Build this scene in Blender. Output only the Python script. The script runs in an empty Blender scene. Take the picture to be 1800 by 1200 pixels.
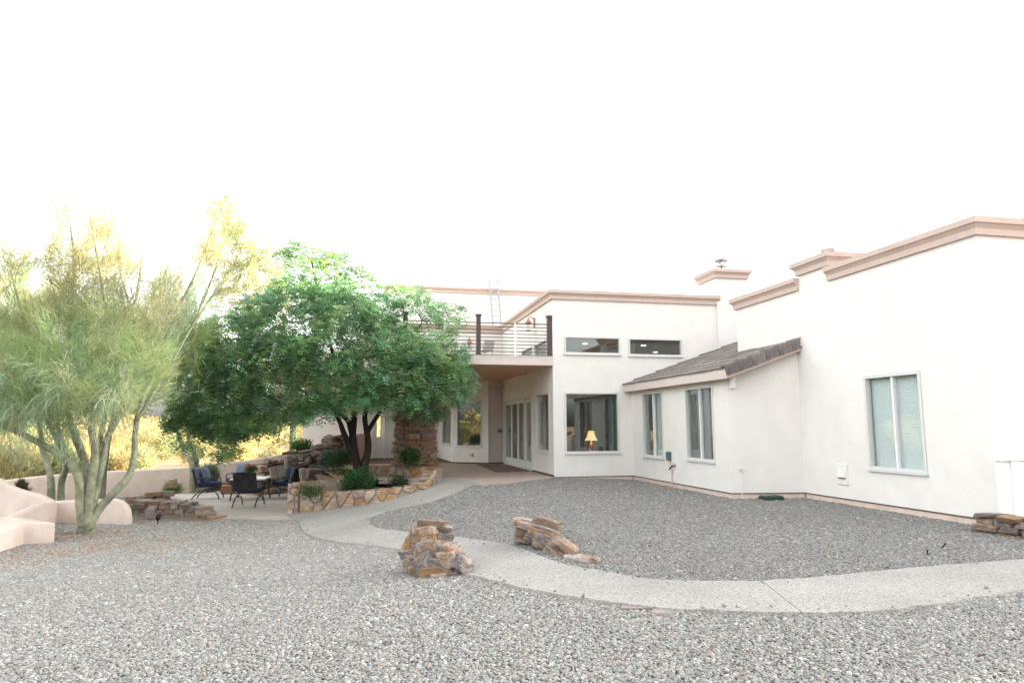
import bpy, bmesh, math, random
import numpy as np
from mathutils import Matrix, Vector
R = math.radians
random.seed(7); rng = np.random.default_rng(7)
S = bpy.context.scene
COL = S.collection

# ------------------------------------------------------------------ camera
FPX, CAMZ, ROLL = 1200.0, 1.45, 0.004            # 24 mm lens on a 36 mm wide, 1800 px frame
PIT = math.atan(149 / FPX)
_r = np.array([1., 0, 0]); _w = np.array([0, math.cos(PIT), math.sin(PIT)]); _u = np.array([0, -math.sin(PIT), math.cos(PIT)])
CR = _r * math.cos(ROLL) - _u * math.sin(ROLL); CU = _u * math.cos(ROLL) + _r * math.sin(ROLL)
CPOS = np.array([0, 0, CAMZ])
cam = bpy.data.cameras.new('camera'); co = bpy.data.objects.new('camera', cam); COL.objects.link(co)
cam.sensor_width = 36; cam.lens = 24.0; cam.clip_start = .05; cam.clip_end = 3000
M4 = Matrix.Identity(4)
for i in range(3):
    M4[i][0] = CR[i]; M4[i][1] = CU[i]; M4[i][2] = -_w[i]; M4[i][3] = CPOS[i]
co.matrix_world = M4
S.camera = co

# ------------------------------------------------------------------ sky, sun, exposure
SUN_AZ, SUN_EL = R(70), R(6.8)                    # azimuth clockwise from the view direction (+Y)
W = bpy.data.worlds.new('World'); S.world = W; W.use_nodes = True
nt = W.node_tree; nt.nodes.clear()
sky = nt.nodes.new('ShaderNodeTexSky'); sky.sky_type = 'NISHITA'; sky.sun_disc = False
sky.sun_elevation = SUN_EL; sky.sun_rotation = SUN_AZ; sky.dust_density = 4.0; sky.air_density = 1.0; sky.ozone_density = 1.5
hs = nt.nodes.new('ShaderNodeHueSaturation'); hs.inputs['Saturation'].default_value = .13
bg = nt.nodes.new('ShaderNodeBackground'); bg.inputs[1].default_value = .15
wo = nt.nodes.new('ShaderNodeOutputWorld')
nt.links.new(sky.outputs[0], hs.inputs['Color']); nt.links.new(hs.outputs[0], bg.inputs[0]); nt.links.new(bg.outputs[0], wo.inputs[0])
sl = bpy.data.lights.new('sun', 'SUN'); sl.energy = 3.4; sl.angle = R(.5); sl.color = (1.0, .78, .49)
so = bpy.data.objects.new('sun', sl); COL.objects.link(so)
sd = Vector((math.sin(SUN_AZ) * math.cos(SUN_EL), math.cos(SUN_AZ) * math.cos(SUN_EL), math.sin(SUN_EL)))
so.rotation_euler = sd.to_track_quat('Z', 'Y').to_euler()
so.location = (30, 10, 30)
vs = S.view_settings
S.display_settings.display_device = 'sRGB'
vs.view_transform = 'Standard'; vs.look = 'None'; vs.gamma = 1.0; vs.exposure = 3.53
S.render.engine = 'CYCLES'
S.cycles.use_denoising = True; S.cycles.use_adaptive_sampling = False
S.cycles.denoiser = 'OPENIMAGEDENOISE'; S.cycles.denoising_input_passes = 'RGB_ALBEDO_NORMAL'; S.cycles.denoising_prefilter = 'NONE'
S.cycles.max_bounces = 8; S.cycles.transparent_max_bounces = 12; S.cycles.caustics_reflective = False; S.cycles.caustics_refractive = False
S.cycles.sample_clamp_indirect = 8

# ------------------------------------------------------------------ pixel <-> place (surveying helpers)
def ray(x, y): return _w * FPX + CR * (x - 900) - CU * (y - 600)
def P(x, y, z=0.0):
    d = ray(x, y); return CPOS + d * ((z - CAMZ) / d[2])
def PY(x, y, Y):
    d = ray(x, y); return CPOS + d * (Y / d[1])
TH = R(12.3)
A0 = P(974, 838)
VA = np.array([math.cos(TH), math.sin(TH), 0]); VB = np.array([-math.sin(TH), math.cos(TH), 0])
def LW(a, b, z=0.0): return A0 + VA * a + VB * b + np.array([0, 0, z])      # house plan -> world
def loc(q): q = np.asarray(q) - A0; return np.array([q @ VA, q @ VB, q[2]])

# ------------------------------------------------------------------ materials
MAT = {}
def mat(name, col, rough=.8, var=.12, scale=6., bump=.0, bscale=60., spec=.3, metal=0., var2=None, sss=None, alt=None, altscale=1.5, altamt=.5, emit=None, trans=0.0, objrand=0.0, detail=6):
    m = bpy.data.materials.new(name); m.use_nodes = True; MAT[name] = m
    n = m.node_tree.nodes; l = m.node_tree.links
    b = n['Principled BSDF']; b.inputs['Roughness'].default_value = rough; b.inputs['Specular IOR Level'].default_value = spec; b.inputs['Metallic'].default_value = metal
    tc = n.new('ShaderNodeTexCoord')
    nz = n.new('ShaderNodeTexNoise'); nz.inputs['Scale'].default_value = scale; nz.inputs['Detail'].default_value = detail
    l.new(tc.outputs['Object'], nz.inputs['Vector'])
    mr = n.new('ShaderNodeMapRange'); mr.inputs['From Min'].default_value = .25; mr.inputs['From Max'].default_value = .75
    mr.inputs['To Min'].default_value = 1 - var; mr.inputs['To Max'].default_value = 1 + var
    l.new(nz.outputs[0], mr.inputs[0])
    mx = n.new('ShaderNodeMix'); mx.data_type = 'RGBA'; mx.blend_type = 'MULTIPLY'; mx.inputs[0].default_value = 1
    mx.inputs[6].default_value = (*col, 1)
    src = None
    if alt:
        n2 = n.new('ShaderNodeTexNoise'); n2.inputs['Scale'].default_value = altscale; n2.inputs['Detail'].default_value = 5
        l.new(tc.outputs['Object'], n2.inputs['Vector'])
        r2 = n.new('ShaderNodeMapRange'); r2.inputs['From Min'].default_value = .42; r2.inputs['From Max'].default_value = .68; r2.inputs['To Max'].default_value = altamt
        l.new(n2.outputs[0], r2.inputs[0])
        m2 = n.new('ShaderNodeMix'); m2.data_type = 'RGBA'; m2.inputs[6].default_value = (*col, 1); m2.inputs[7].default_value = (*alt, 1)
        l.new(r2.outputs[0], m2.inputs[0]); l.new(m2.outputs[2], mx.inputs[6])
    l.new(mr.outputs[0], mx.inputs[7])
    out = mx.outputs[2]
    if objrand:
        oi = n.new('ShaderNodeObjectInfo'); r3 = n.new('ShaderNodeMapRange'); r3.inputs['To Min'].default_value = 1 - objrand; r3.inputs['To Max'].default_value = 1 + objrand
        l.new(oi.outputs['Random'], r3.inputs[0])
        m3 = n.new('ShaderNodeMix'); m3.data_type = 'RGBA'; m3.blend_type = 'MULTIPLY'; m3.inputs[0].default_value = 1
        l.new(out, m3.inputs[6]); l.new(r3.outputs[0], m3.inputs[7]); out = m3.outputs[2]
    l.new(out, b.inputs['Base Color'])
    if bump:
        nb = n.new('ShaderNodeTexNoise'); nb.inputs['Scale'].default_value = bscale; nb.inputs['Detail'].default_value = 4
        l.new(tc.outputs['Object'], nb.inputs['Vector'])
        bp = n.new('ShaderNodeBump'); bp.inputs['Strength'].default_value = bump; bp.inputs['Distance'].default_value = .01
        l.new(nb.outputs[0], bp.inputs['Height']); l.new(bp.outputs[0], b.inputs['Normal'])
    if emit:
        b.inputs['Emission Color'].default_value = (*emit[0], 1); b.inputs['Emission Strength'].default_value = emit[1]
    return m
mat('stucco', (.735, .707, .673), .9, .045, 2.2, .8, 55, .15, alt=(.715, .68, .64), altscale=.45, altamt=.5)
mat('stem', (.62, .50, .43), .9, .12, 5, .3, 60, .15)
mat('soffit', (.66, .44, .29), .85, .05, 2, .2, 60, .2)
mat('trim', (.53, .415, .36), .8, .06, 4, .2, 70, .2)
mat('trim_low', (.60, .52, .475), .8, .05, 4, .2, 70, .2)
mat('screed', (.10, .07, .055), .8, .2)
mat('frame', (.62, .62, .60), .45, .03, 8)
mat('white_paint', (.80, .80, .79), .5, .03, 8)
mat('bronze', (.075, .052, .05), .45, .1, 10)
mat('cable', (.10, .09, .09), .35, .05, metal=.6)
mat('tile', (.215, .185, .165), .85, .25, 9, .5, 60, .2, objrand=.22)
mat('rake', (.165, .145, .14), .8, .3, 8, .4, 50, .2, objrand=.3)
mat('patio', (.45, .36, .305), .75, .12, 3, .15, 120, .3, alt=(.34, .27, .235), altscale=.6)
mat('flag', (.45, .40, .36), .8, .15, 3, .2, 80, .3, alt=(.38, .30, .26), altscale=.8)
mat('mat_brown', (.20, .135, .11), .95, .15, 30, .3, 200)
mat('yard_wall', (.66, .55, .485), .9, .09, 3, .7, 35, .15, alt=(.52, .41, .35), altscale=.9)
mat('soil', (.24, .165, .12), .95, .25, 6, .5, 40, .1, alt=(.17, .13, .10), altscale=2)
mat('desert', (.40, .29, .20), .95, .2, 1.2, .4, 8, .1, alt=(.32, .25, .15), altscale=.15)
mat('metal_dark', (.02, .02, .022), .45, .1, 10, spec=.5)
mat('sling', (.022, .023, .027), .7, .1, 40)
mat('navy', (.018, .028, .085), .8, .12, 30, .3, 200)
mat('pillow', (.13, .155, .225), .85, .25, 25, .3, 150)
mat('tabletop', (.78, .78, .78), .5, .05, 20)
mat('aluminium', (.33, .34, .36), .45, .05, metal=.3)
mat('copper', (.40, .20, .15), .5, .15, 12, metal=.3)
mat('plastic_grey', (.45, .44, .43), .5, .05)
mat('green_box', (.08, .125, .115), .6, .1)
mat('valve', (.02, .045, .035), .6, .1)
mat('black', (.01, .01, .01), .5, .1)
mat('gravel_bed', (.20, .19, .175), .95, .5, 45, .8, 45, .1)
mat('interior', (.42, .38, .34), .9, .05)
mat('floor_in', (.16, .10, .07), .6, .2)
mat('wood_in', (.22, .115, .05), .5, .25, 12)
mat('curtain', (.10, .135, .125), .9, .1, 30)
mat('curtain_tan', (.33, .30, .25), .9, .1, 30)
mat('blind', (.78, .80, .79), .6, .03)
mat('blind_dark', (.27, .26, .27), .6, .03)
mat('shade', (.85, .66, .40), .8, .02, emit=((1.0, .60, .25), .10))
mat('downlight', (.9, .9, .9), .5, .0, emit=((1, .95, .85), .5))
mat('red_petal', (.62, .045, .05), .6, .2, 30)
mat('petal_pink', (.65, .12, .10), .6, .2, 30)
mat('steel', (.40, .38, .375), .4, .15, 20, metal=.7)
mat('vent_white', (.42, .41, .40), .5, .05)
mat('saguaro', (.085, .135, .095), .8, .2, 8, .3, 30)
mat('mortar', (.30, .235, .19), .95, .2, 12, .5, 50)

def concrete():
    m = bpy.data.materials.new('path_concrete'); m.use_nodes = True; MAT['path_concrete'] = m
    n = m.node_tree.nodes; l = m.node_tree.links; b = n['Principled BSDF']; b.inputs['Roughness'].default_value = .9; b.inputs['Specular IOR Level'].default_value = .15
    tc = n.new('ShaderNodeTexCoord')
    v = n.new('ShaderNodeTexVoronoi'); v.inputs['Scale'].default_value = 95; l.new(tc.outputs['Object'], v.inputs['Vector'])
    cr = n.new('ShaderNodeValToRGB'); cr.color_ramp.interpolation = 'LINEAR'
    e = cr.color_ramp.elements; e[0].color = (.165, .155, .143, 1); e[1].color = (.43, .41, .38, 1)
    x = e.new(.35); x.color = (.302, .287, .264, 1); x = e.new(.7); x.color = (.355, .337, .31, 1)
    sp = n.new('ShaderNodeSeparateColor'); l.new(v.outputs['Color'], sp.inputs[0]); l.new(sp.outputs[0], cr.inputs[0])
    nz = n.new('ShaderNodeTexNoise'); nz.inputs['Scale'].default_value = .9; nz.inputs['Detail'].default_value = 8; l.new(tc.outputs['Object'], nz.inputs['Vector'])
    mr = n.new('ShaderNodeMapRange'); mr.inputs['From Min'].default_value = .3; mr.inputs['From Max'].default_value = .7; mr.inputs['To Min'].default_value = .86; mr.inputs['To Max'].default_value = 1.08
    l.new(nz.outputs[0], mr.inputs[0])
    mx = n.new('ShaderNodeMix'); mx.data_type = 'RGBA'; mx.blend_type = 'MULTIPLY'; mx.inputs[0].default_value = 1
    l.new(cr.outputs[0], mx.inputs[6]); l.new(mr.outputs[0], mx.inputs[7]); l.new(mx.outputs[2], b.inputs['Base Color'])
    bp = n.new('ShaderNodeBump'); bp.inputs['Strength'].default_value = .5; bp.inputs['Distance'].default_value = .006
    l.new(v.outputs['Distance'], bp.inputs['Height']); l.new(bp.outputs[0], b.inputs['Normal'])
concrete()

def rock_mat(name, ramp, strata=.5):
    m = bpy.data.materials.new(name); m.use_nodes = True; MAT[name] = m
    n = m.node_tree.nodes; l = m.node_tree.links; b = n['Principled BSDF']; b.inputs['Roughness'].default_value = .85; b.inputs['Specular IOR Level'].default_value = .2
    tc = n.new('ShaderNodeTexCoord'); oi = n.new('ShaderNodeObjectInfo')
    ad = n.new('ShaderNodeVectorMath'); ad.operation = 'ADD'
    sc = n.new('ShaderNodeVectorMath'); sc.operation = 'SCALE'; sc.inputs['Scale'].default_value = 31
    cx = n.new('ShaderNodeCombineXYZ'); l.new(oi.outputs['Random'], cx.inputs[0]); l.new(oi.outputs['Random'], cx.inputs[2])
    l.new(cx.outputs[0], sc.inputs[0]); l.new(tc.outputs['Object'], ad.inputs[0]); l.new(sc.outputs[0], ad.inputs[1])
    nz = n.new('ShaderNodeTexNoise'); nz.inputs['Scale'].default_value = 2.2; nz.inputs['Detail'].default_value = 7; nz.inputs['Roughness'].default_value = .62; l.new(ad.outputs[0], nz.inputs['Vector'])
    mm = n.new('ShaderNodeMath'); mm.operation = 'MULTIPLY_ADD'; mm.inputs[1].default_value = 1.15; l.new(nz.outputs[0], mm.inputs[0])
    mo = n.new('ShaderNodeMath'); mo.operation = 'MULTIPLY_ADD'; mo.inputs[1].default_value = 1.0; mo.inputs[2].default_value = -.55
    l.new(oi.outputs['Random'], mo.inputs[0]); l.new(mo.outputs[0], mm.inputs[2])
    cr = n.new('ShaderNodeValToRGB'); e = cr.color_ramp.elements
    e[0].position = 0; e[0].color = (*ramp[0], 1); e[1].position = 1; e[1].color = (*ramp[-1], 1)
    for i, c in enumerate(ramp[1:-1]): q = e.new((i + 1) / (len(ramp) - 1)); q.color = (*c, 1)
    l.new(mm.outputs[0], cr.inputs[0])
    mv = n.new('ShaderNodeVectorMath'); mv.operation = 'MULTIPLY'; mv.inputs[1].default_value = (1, 1, 3.2); l.new(ad.outputs[0], mv.inputs[0])
    n2 = n.new('ShaderNodeTexNoise'); n2.inputs['Scale'].default_value = 7; n2.inputs['Detail'].default_value = 9; n2.inputs['Roughness'].default_value = .68; l.new(mv.outputs[0], n2.inputs['Vector'])
    mr = n.new('ShaderNodeMapRange'); mr.inputs['From Min'].default_value = .3; mr.inputs['From Max'].default_value = .7; mr.inputs['To Min'].default_value = .6; mr.inputs['To Max'].default_value = 1.22; l.new(n2.outputs[0], mr.inputs[0])
    mx = n.new('ShaderNodeMix'); mx.data_type = 'RGBA'; mx.blend_type = 'MULTIPLY'; mx.inputs[0].default_value = 1
    l.new(cr.outputs[0], mx.inputs[6]); l.new(mr.outputs[0], mx.inputs[7]); l.new(mx.outputs[2], b.inputs['Base Color'])
    bp = n.new('ShaderNodeBump'); bp.inputs['Strength'].default_value = 1.0; bp.inputs['Distance'].default_value = .05
    l.new(n2.outputs[0], bp.inputs['Height']); l.new(bp.outputs[0], b.inputs['Normal'])
rock_mat('rock_rust', [(0.425, 0.253, 0.138), (0.265, 0.190, 0.149), (0.506, 0.408, 0.333), (0.184, 0.161, 0.159), (0.552, 0.466, 0.402), (0.402, 0.201, 0.075), (0.425, 0.351, 0.310)])
rock_mat('rock_tan', [(.40, .20, .08), (.44, .33, .25), (.50, .41, .34), (.34, .24, .17), (.54, .45, .38), (.45, .27, .13), (.42, .34, .28)])
rock_mat('rock_dark', [(.13, .09, .075), (.30, .21, .15), (.17, .145, .135), (.42, .35, .31), (.26, .14, .08), (.17, .13, .115), (.40, .34, .31)])
rock_mat('rock_brown', [(0.390, 0.182, 0.072), (0.221, 0.137, 0.104), (0.455, 0.312, 0.221), (0.247, 0.195, 0.182), (0.468, 0.351, 0.260), (0.390, 0.182, 0.065), (0.312, 0.234, 0.195)])
rock_mat('rock_pink', [(.40, .325, .31), (.46, .37, .345), (.38, .32, .315)])

def leaf_mat(name, attr=True, trans=.5, rough=.6):
    m = bpy.data.materials.new(name); m.use_nodes = True; MAT[name] = m
    n = m.node_tree.nodes; l = m.node_tree.links; b = n['Principled BSDF']; b.inputs['Roughness'].default_value = rough; b.inputs['Specular IOR Level'].default_value = .25
    a = n.new('ShaderNodeAttribute'); a.attribute_name = 'col'
    l.new(a.outputs['Color'], b.inputs['Base Color'])
    t = n.new('ShaderNodeBsdfTranslucent'); l.new(a.outputs['Color'], t.inputs[0])
    mx = n.new('ShaderNodeMixShader'); mx.inputs[0].default_value = trans
    l.new(b.outputs[0], mx.inputs[1]); l.new(t.outputs[0], mx.inputs[2]); l.new(mx.outputs[0], n['Material Output'].inputs[0])
leaf_mat('leaf')
mat('bark_pv', (.25, .265, .175), .85, .3, 14, .8, 25, .15, alt=(.13, .12, .09), altscale=4, altamt=.85)
mat('bark_dark', (.038, .029, .025), .9, .3, 10, .8, 30, .1)
mat('bark_grey', (.20, .185, .145), .9, .3, 10, .6, 30, .1)

def glass_mat(name, refl, tint):
    m = bpy.data.materials.new(name); m.use_nodes = True; MAT[name] = m
    n = m.node_tree.nodes; l = m.node_tree.links; n.remove(n['Principled BSDF'])
    t = n.new('ShaderNodeBsdfTransparent'); t.inputs[0].default_value = (*tint, 1)
    g = n.new('ShaderNodeBsdfGlossy'); g.inputs['Roughness'].default_value = .01; g.inputs[0].default_value = (.93, .98, .97, 1)
    lw = n.new('ShaderNodeLayerWeight'); lw.inputs[0].default_value = .5
    pw = n.new('ShaderNodeMath'); pw.operation = 'POWER'; pw.inputs[1].default_value = 4.5; l.new(lw.outputs['Facing'], pw.inputs[0])
    ma = n.new('ShaderNodeMath'); ma.operation = 'MULTIPLY_ADD'; ma.inputs[1].default_value = .8; ma.inputs[2].default_value = refl; ma.use_clamp = True; l.new(pw.outputs[0], ma.inputs[0])
    mx = n.new('ShaderNodeMixShader'); l.new(ma.outputs[0], mx.inputs[0]); l.new(t.outputs[0], mx.inputs[1]); l.new(g.outputs[0], mx.inputs[2])
    l.new(mx.outputs[0], n['Material Output'].inputs[0])
glass_mat('glass', .085, (.89, .92, .91))
glass_mat('glass_clear', .05, (.93, .96, .955))

def gravel_mat():
    m = bpy.data.materials.new('gravel'); m.use_nodes = True; MAT['gravel'] = m
    n = m.node_tree.nodes; l = m.node_tree.links; b = n['Principled BSDF']; b.inputs['Roughness'].default_value = .8; b.inputs['Specular IOR Level'].default_value = .25
    a = n.new('ShaderNodeAttribute'); a.attribute_type = 'INSTANCER'; a.attribute_name = 'col'
    tc = n.new('ShaderNodeTexCoord'); nz = n.new('ShaderNodeTexNoise'); nz.inputs['Scale'].default_value = 1.6; nz.inputs['Detail'].default_value = 4; l.new(tc.outputs['Object'], nz.inputs['Vector'])
    mr = n.new('ShaderNodeMapRange'); mr.inputs['From Min'].default_value = .3; mr.inputs['From Max'].default_value = .7; mr.inputs['To Min'].default_value = .75; mr.inputs['To Max'].default_value = 1.2; l.new(nz.outputs[0], mr.inputs[0])
    mx = n.new('ShaderNodeMix'); mx.data_type = 'RGBA'; mx.blend_type = 'MULTIPLY'; mx.inputs[0].default_value = 1
    l.new(a.outputs['Color'], mx.inputs[6]); l.new(mr.outputs[0], mx.inputs[7]); l.new(mx.outputs[2], b.inputs['Base Color'])
gravel_mat()

# ------------------------------------------------------------------ mesh helpers
class MB:
    def __init__(s): s.v = []; s.f = []
    def add(s, vs, fs):
        k = len(s.v); s.v += [tuple(map(float, p)) for p in vs]; s.f += [tuple(i + k for i in f) for f in fs]; return s
    def box(s, x0, x1, y0, y1, z0, z1):
        return s.add([(x0, y0, z0), (x1, y0, z0), (x1, y1, z0), (x0, y1, z0), (x0, y0, z1), (x1, y0, z1), (x1, y1, z1), (x0, y1, z1)],
                     [(3, 2, 1, 0), (4, 5, 6, 7), (0, 1, 5, 4), (1, 2, 6, 5), (2, 3, 7, 6), (3, 0, 4, 7)])
    def obox(s, p, q, w, h, up=(0, 0, 1)):          # box beam from p to q, w wide, h high
        p = np.array(p, float); q = np.array(q, float); d = q - p; d /= np.linalg.norm(d)
        up = np.array(up, float); sd_ = np.cross(d, up)
        if np.linalg.norm(sd_) < 1e-4: sd_ = np.cross(d, (1, 0, 0))
        sd_ /= np.linalg.norm(sd_); u2 = np.cross(sd_, d)
        c = [(-1, -1), (1, -1), (1, 1), (-1, 1)]
        vs_ = [p + sd_ * a * w / 2 + u2 * b * h / 2 for a, b in c] + [q + sd_ * a * w / 2 + u2 * b * h / 2 for a, b in c]
        return s.add(vs_, [(3, 2, 1, 0), (4, 5, 6, 7), (0, 1, 5, 4), (1, 2, 6, 5), (2, 3, 7, 6), (3, 0, 4, 7)])
    def tube(s, pts, rad, n=8, cap=True):
        pts = [np.array(p, float) for p in pts]
        if np.isscalar(rad): rad = [rad] * len(pts)
        k = len(s.v); ref = np.array([.3, .9, .2])
        for i, p in enumerate(pts):
            d = pts[min(i + 1, len(pts) - 1)] - pts[max(i - 1, 0)]; d = d / (np.linalg.norm(d) + 1e-9)
            if abs(d @ ref) > .95: ref = np.array([.9, .1, .3])
            a = np.cross(d, ref); a /= np.linalg.norm(a); b = np.cross(d, a)
            for j in range(n):
                t = 2 * math.pi * j / n; s.v.append(tuple(p + (a * math.cos(t) + b * math.sin(t)) * rad[i]))
        for i in range(len(pts) - 1):
            for j in range(n):
                s.f.append((k + i * n + j, k + i * n + (j + 1) % n, k + (i + 1) * n + (j + 1) % n, k + (i + 1) * n + j))
        if cap:
            s.f.append(tuple(k + j for j in range(n))[::-1]); e = k + (len(pts) - 1) * n; s.f.append(tuple(e + j for j in range(n)))
        return s
    def lathe(s, prof, n=24, c=(0, 0, 0)):
        k = len(s.v)
        for r, z in prof:
            for j in range(n):
                t = 2 * math.pi * j / n; s.v.append((c[0] + r * math.cos(t), c[1] + r * math.sin(t), c[2] + z))
        for i in range(len(prof) - 1):
            for j in range(n): s.f.append((k + i * n + j, k + i * n + (j + 1) % n, k + (i + 1) * n + (j + 1) % n, k + (i + 1) * n + j))
        return s
    def mesh(s, name, m, smooth=False):
        me = bpy.data.meshes.new(name); me.from_pydata(s.v, [], s.f); me.materials.append(MAT[m])
        if smooth: me.polygons.foreach_set('use_smooth', [True] * len(me.polygons))
        me.update(); return me
    def build(s, name, m, parent=None, smooth=False, bevel=0):
        return link(name, s.mesh(name, m, smooth), parent, bevel)
def link(name, me, parent=None, bevel=0):
    o = bpy.data.objects.new(name, me); COL.objects.link(o)
    if parent is not None: o.parent = parent
    if bevel:
        b = o.modifiers.new('bevel', 'BEVEL'); b.width = bevel; b.segments = 2; b.limit_method = 'ANGLE'
    return o
def empty(name, p=(0, 0, 0), rz=0.):
    o = bpy.data.objects.new(name, None); COL.objects.link(o); o.location = tuple(map(float, p)); o.rotation_euler = (0, 0, rz); return o
def tag(o, label=None, cat=None, group=None, kind=None):
    if label: o['label'] = label
    if cat: o['category'] = cat
    if group: o['group'] = group
    if kind: o['kind'] = kind
    return o
def quads_mesh(name, V, C, m, nv=4):
    """V (n,4,3) quads, C (n,3) colours -> one mesh with a 'col' attribute"""
    n = len(V); me = bpy.data.meshes.new(name)
    me.vertices.add(n * nv); me.vertices.foreach_set('co', np.ascontiguousarray(V, dtype=np.float32).ravel())
    me.loops.add(n * nv); me.loops.foreach_set('vertex_index', np.arange(n * nv, dtype=np.int32))
    me.polygons.add(n); me.polygons.foreach_set('loop_start', np.arange(0, n * nv, nv, dtype=np.int32)); me.polygons.foreach_set('loop_total', np.full(n, nv, dtype=np.int32))
    me.update(calc_edges=True)
    at = me.attributes.new('col', 'FLOAT_COLOR', 'FACE')
    c4 = np.ones((n, 4), np.float32); c4[:, :3] = C; at.data.foreach_set('color', c4.ravel())
    me.materials.append(MAT[m]); return me
def inpoly(X, Y, poly):
    X = np.asarray(X); Y = np.asarray(Y); r = np.zeros(X.shape, bool); n = len(poly)
    for i in range(n):
        x0, y0 = poly[i][:2]; x1, y1 = poly[(i + 1) % n][:2]
        c = (y0 > Y) != (y1 > Y)
        with np.errstate(divide='ignore', invalid='ignore'):
            xi = (x1 - x0) * (Y - y0) / (y1 - y0 + 1e-12) + x0
        r ^= c & (X < xi)
    return r

# ------------------------------------------------------------------ terrain
def _ctl():
    L = []
    for b in (-14, -10.5, -8, -6, -4, -2, 0): L.append((*LW(3.9 if b < -5.7 else 2.4, b)[:2], -.13))
    L += [(*LW(1.2, 0)[:2], -.08), (*LW(0, -.2)[:2], -.05), (*LW(0, 8)[:2], -.1), (*LW(5, 5)[:2], -.15), (*LW(12, -4)[:2], -.15), (*LW(-4, 12)[:2], -.15), (*LW(-6, 16)[:2], -.3)]
    L += [(0, 0, -.15), (5, 4, -.13), (-4, 4, -.3), (0, 7, -.2), (8, 7, -.12), (9, 0, -.15), (-9, 0, -.55), (0, -6, -.2), (-9, 6, -.6), (-5, 9, -.5), (0, 9.8, -.2), (3, 11, -.15), (-.5, 13, -.22), (1, 16, -.13)]
    for x, y, z in [(770, 1018, -.24), (650, 915, -.5), (520, 912, -.76), (600, 894, -.6), (670, 882, -.42), (702, 873, -.3), (730, 865, -.17), (767, 846, -.04), (828, 855, -.05), (762, 881, -.2), (675, 900, -.45), (560, 935, -.66), (640, 955, -.52),
                    (150, 938, -.66), (20, 955, -.68), (260, 930, -.72), (390, 909, -.78), (450, 890, -.79), (330, 880, -.79)]:
        q = P(x, y, z); L.append((q[0], q[1], z))
    L += [(-7, 20, -.8), (-9, 22, -.8), (-12, 18, -.75), (-14, 20, -.8), (-11, 24, -.8), (-8, 25, -.75), (-16, 12, -.7), (-6, 22.5, -.78), (-14, 30, -1.0), (-9, 34, -.7), (-22, 25, -1.05), (-20, 40, -1.1), (-2, 45, -.9)]
    return np.array(L)
CT = _ctl()
_K = lambda d2: np.sqrt(d2 + 1.5)
_n = len(CT); _d2 = ((CT[:, None, :2] - CT[None, :, :2]) ** 2).sum(-1)
_AM = np.zeros((_n + 1, _n + 1)); _AM[:_n, :_n] = _K(_d2) + np.eye(_n) * -.02; _AM[:_n, _n] = 1; _AM[_n, :_n] = 1
_WT = np.linalg.solve(_AM, np.append(CT[:, 2], 0))
def G(X, Y):
    X = np.asarray(X, float); Y = np.asarray(Y, float); sh = X.shape
    x = X.ravel(); y = Y.ravel(); out = np.empty(len(x))
    for i in range(0, len(x), 20000):
        d2 = (x[i:i + 20000, None] - CT[None, :, 0]) ** 2 + (y[i:i + 20000, None] - CT[None, :, 1]) ** 2
        out[i:i + 20000] = _K(d2) @ _WT[:_n] + _WT[_n]
    r = np.hypot(x + 3, y - 14); t = np.clip((r - 22) / 20, 0, 1); t = t * t * (3 - 2 * t)
    out = np.clip(out, -1.3, .3) * (1 - t) - 1.1 * t
    return out.reshape(sh)
def g(x, y): return float(G(np.array([x]), np.array([y]))[0])
def PG(x, y, dz=0.):
    z = -.3
    for _ in range(25):
        q = P(x, y, z); z = .5 * z + .5 * (g(q[0], q[1]) + dz)
    return P(x, y, z)

def grid_mesh(xs, ys, fn, name, m):
    X, Y = np.meshgrid(xs, ys); Z = fn(X, Y); nx = len(xs); ny = len(ys)
    V = np.stack([X, Y, Z], -1).reshape(-1, 3)
    i = np.arange(nx - 1)[None, :] + np.arange(ny - 1)[:, None] * nx
    F = np.stack([i, i + 1, i + 1 + nx, i + nx], -1).reshape(-1, 4)
    me = bpy.data.meshes.new(name); me.from_pydata(V.tolist(), [], F.tolist()); me.materials.append(MAT[m])
    me.polygons.foreach_set('use_smooth', [True] * len(me.polygons)); me.update(); return me
def _axis(lo, hi, far, step):
    c = np.arange(lo, hi + 1e-6, step); o = [hi]; s_ = step
    while o[-1] < far: s_ *= 1.35; o.append(o[-1] + s_)
    i_ = [lo]; s_ = step
    while i_[-1] > -far: s_ *= 1.35; i_.append(i_[-1] - s_)
    return np.concatenate([np.array(i_[1:])[::-1], c, np.array(o[1:])])
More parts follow.
